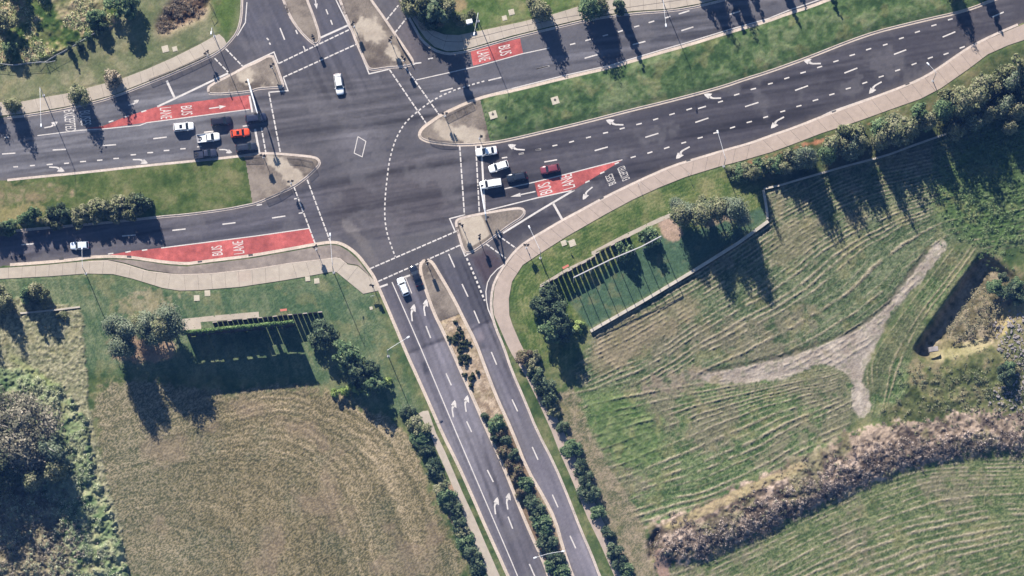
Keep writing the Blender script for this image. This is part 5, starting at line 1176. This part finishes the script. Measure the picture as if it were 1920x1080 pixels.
for px, a_, lb in [((533,587),.1,"orange-red panel on the western row of dark fins"),((1061,506),.47,"orange-red panel on the fins beside the turf")]:
    x, y = W(px); r = empty("sign_panel", (x,y,.12), a_, lb, "sign"); MB().box((0,.2,4.15),(1.5,.5,.08)).build("panel", m_or, r)
    for s in (-1,1): MB().tube([(s*.8,.15,0),(s*.8,.15,4.1)],.05,6).build("post", m_dgrey, r)
# tall green screen wall: thin panel covered with creeper
w0, w1 = Vector(W((344,632))), Vector(W((551,612))); dv = (w1-w0); Lw_ = dv.length; an_ = math.atan2(dv.y,dv.x)
r = empty("green_screen_wall", (w0.x,w0.y,.12), an_, "very tall thin wall covered in green creeper with a huge rectangular shadow", "wall")
pn = MB(); gw = random.Random(4); u = 0
while u < Lw_-.3:                                   # upper panel of uneven boards over a row of closer slats
    wd_ = min(gw.uniform(.7,1.3), Lw_-u); lo_ = 4.62-gw.uniform(-.08,.6); pn.box((u+wd_/2,0,(9.4+lo_)/2),(wd_-.03,.2,9.4-lo_)); u += wd_
pn.build("upper_panel", m_fin, r); ls = MB(); u = .4
while u < Lw_:
    if gw.random() > .06: ls.box((u,0,2.15),(.84+gw.uniform(.02,.085),.14,4.3-gw.uniform(0,.5)))
    u += .93
ls.build("lower_slats", m_fin, r)
g = np.random.default_rng(91); n_ = 9000
cl = [(g.random()*Lw_, (g.random()-.5)*.1, 9.35+.15*g.random() if i % 4 else 5+g.random()*4.2, .5,.34,.3) for i in range(260)]
V, cc = leaves(cl, n_, .3, [(.06,.11,.035),(.13,.21,.07),(.22,.30,.12)], 92, .6)
link(bpy.data.objects.new("creeper", leaf_mesh("creeper", V, cc)), r)
for i in range(8): MB().box((Lw_*(i+.5)/8,-.22,4.6),(.2,.22,9.2)).build("buttress", m_fin, r)
# pole frame over the turf
m_pole = new_mat("pale_steel", (.42,.40,.40), .5, .4, .2)
pf = WP([(1075,530),(1145,496),(1200,473),(1238,453)]); x, y = pf[0]
r = empty("pole_frame", (x,y,.12), 0, "open row of tall thin poles with one top beam over the striped green turf", "frame")
for q in resample(pf, 2.15): MB().tube([(q[0]-x,q[1]-y,0),(q[0]-x,q[1]-y,9.4)],.085,6).build("pole", m_pole, r)
MB().tube([(q[0]-x,q[1]-y,9.4) for q in pf],.14,6).build("top_beam", m_pole, r)
for px, h in [((1374,402),9),((1386,405),8)]: pass
# low walls
m_wall = new_mat("pale_block_wall", C(206,196,180), .95, .1, noise=[(.5,.2),(3,.15)])
def low_wall(pts, wdt, h, label, name="low_wall", mat=None):
    w = resample(WP(pts), 2.0); x, y = w[0]; r = empty(name, (x,y,0), 0, label, "wall")
    L, R = offset(w, wdt/2), offset(w, -wdt/2); mb = MB(); n = len(w); zs = [zat(*q)+h for q in w]
    ce = [(q[0]-x,q[1]-y) for q in L], [(q[0]-x,q[1]-y) for q in R]
    mb.add([(*p,-1.0) for p in ce[0]]+[(*p,zz-.06) for p,zz in zip(ce[0],zs)]+[(*p,zz-.06) for p,zz in zip(ce[1],zs)]+[(*p,-1.0) for p in ce[1]],
           [(k*n+i,k*n+i+1,(k+1)*n+i+1,(k+1)*n+i) for k in range(3) for i in range(n-1)]+[(0,n,2*n,3*n),(n-1,4*n-1,3*n-1,2*n-1)])
    mb.build("wall_body", mat or m_wall, r)
    L, R = offset(w, wdt/2+.04), offset(w, -wdt/2-.04); cp = MB()
    cp.add([(q[0]-x,q[1]-y,zz-.057) for q,zz in zip(L,zs)]+[(q[0]-x,q[1]-y,zz+.02) for q,zz in zip(L,zs)]+[(q[0]-x,q[1]-y,zz+.02) for q,zz in zip(R,zs)]+[(q[0]-x,q[1]-y,zz-.057) for q,zz in zip(R,zs)],
           [(k*n+i,k*n+i+1,(k+1)*n+i+1,(k+1)*n+i) for k in range(3) for i in range(n-1)])
    cp.build("coping", mat or m_wall, r); return r
low_wall([(1107,622),(1200,569),(1297,511),(1385,456),(1440,416)], .62, .95, "pale topped low wall along the field side of the striped turf")
low_wall([(1439,412),(1437,390),(1431,357)], .5, .7, "short pale wall turning up from the turf wall to the tree belt")
low_wall([(1432,355),(1467,347),(1500,337),(1587,312),(1663,292),(1722,270),(1782,249)], .34, .65, "long thin pale boundary wall below the tree belt")
low_wall([(1786,247),(1840,202),(1877,172),(1930,138)], .22, .65, "thin pale boundary wall running up to the far eastern edge")
low_wall([(38,588),(75,585),(120,580),(150,576)], .3, .35, "low pale edging under the trees at the western end")
# wire fence in the north-west
fp = WP([(-20,121),(0,121),(25,124),(55,120),(86,118),(105,106),(130,93),(155,78),(178,64)]); x, y = fp[0]
r = empty("wire_fence", (x,y,.12), 0, "galvanised wire fence with braced posts along the northwestern scrub", "fence")
for q in resample(fp, 3.4): MB().tube([(q[0]-x,q[1]-y,0),(q[0]-x,q[1]-y,1.75)],.04,6).build("post", m_galv, r)
MB().tube([(q[0]-x,q[1]-y,1.7) for q in fp],.035,6).build("top_rail", m_galv, r)
for cx, cy in (W((25,124)), W((86,118))):
    MB().tube([(cx-x,cy-y,0),(cx-x,cy-y,1.9)],.08,8).build("post", m_galv, r)
    for s in (-1,1): MB().tube([(cx-x,cy-y,.3),(cx-x+s*2.2,cy-y+.2,1.7)],.045,6).build("brace", m_galv, r)
wm_ = MB()
for q in resample(fp,.3): wm_.tube([(q[0]-x,q[1]-y,.05),(q[0]-x,q[1]-y,1.7)],.008,3)
for zz in (.3,.65,1.0,1.35): wm_.tube([(q[0]-x,q[1]-y,zz) for q in fp],.009,3)
wm_.build("wire_mesh", m_galv, r)
# timber slab edging poles for the short pit fence
fp = WP([(393,8),(398,14),(404,28),(397,36)]); x, y = fp[0]; r = empty("rail_fence", (x,y,.12), 0, "short dark rail fence at the edge of the bare brown pit", "fence")
for q in resample(fp,1.2): MB().tube([(q[0]-x,q[1]-y,0),(q[0]-x,q[1]-y,1.2)],.05,6).build("post", m_fin, r)
MB().tube([(q[0]-x,q[1]-y,1.15) for q in fp],.05,6).build("rail", m_fin, r)

# ------------------------------------------------------------------ AIR between the aircraft and the ground
hz = bpy.data.materials.new("air"); hz.use_nodes = True; ht = hz.node_tree; ht.nodes.clear()
ho = ht.nodes.new("ShaderNodeOutputMaterial"); pv = ht.nodes.new("ShaderNodeVolumePrincipled")
pv.inputs['Color'].default_value = (.12,.32,.92,1); pv.inputs['Density'].default_value = 2.6e-5; pv.inputs['Anisotropy'].default_value = 0
ht.links.new(pv.outputs[0], ho.inputs['Volume'])
tag(MB().box((0,0,(CAM_H+15-8)/2),(5400,5400,CAM_H+15+8)).build("haze", hz), kind='stuff')

0 and print('PIT', [round(zat(*W(p)),2) for p in ((1740,600),(1750,610),(1760,600),(1780,600),(1800,560),(1850,600))])
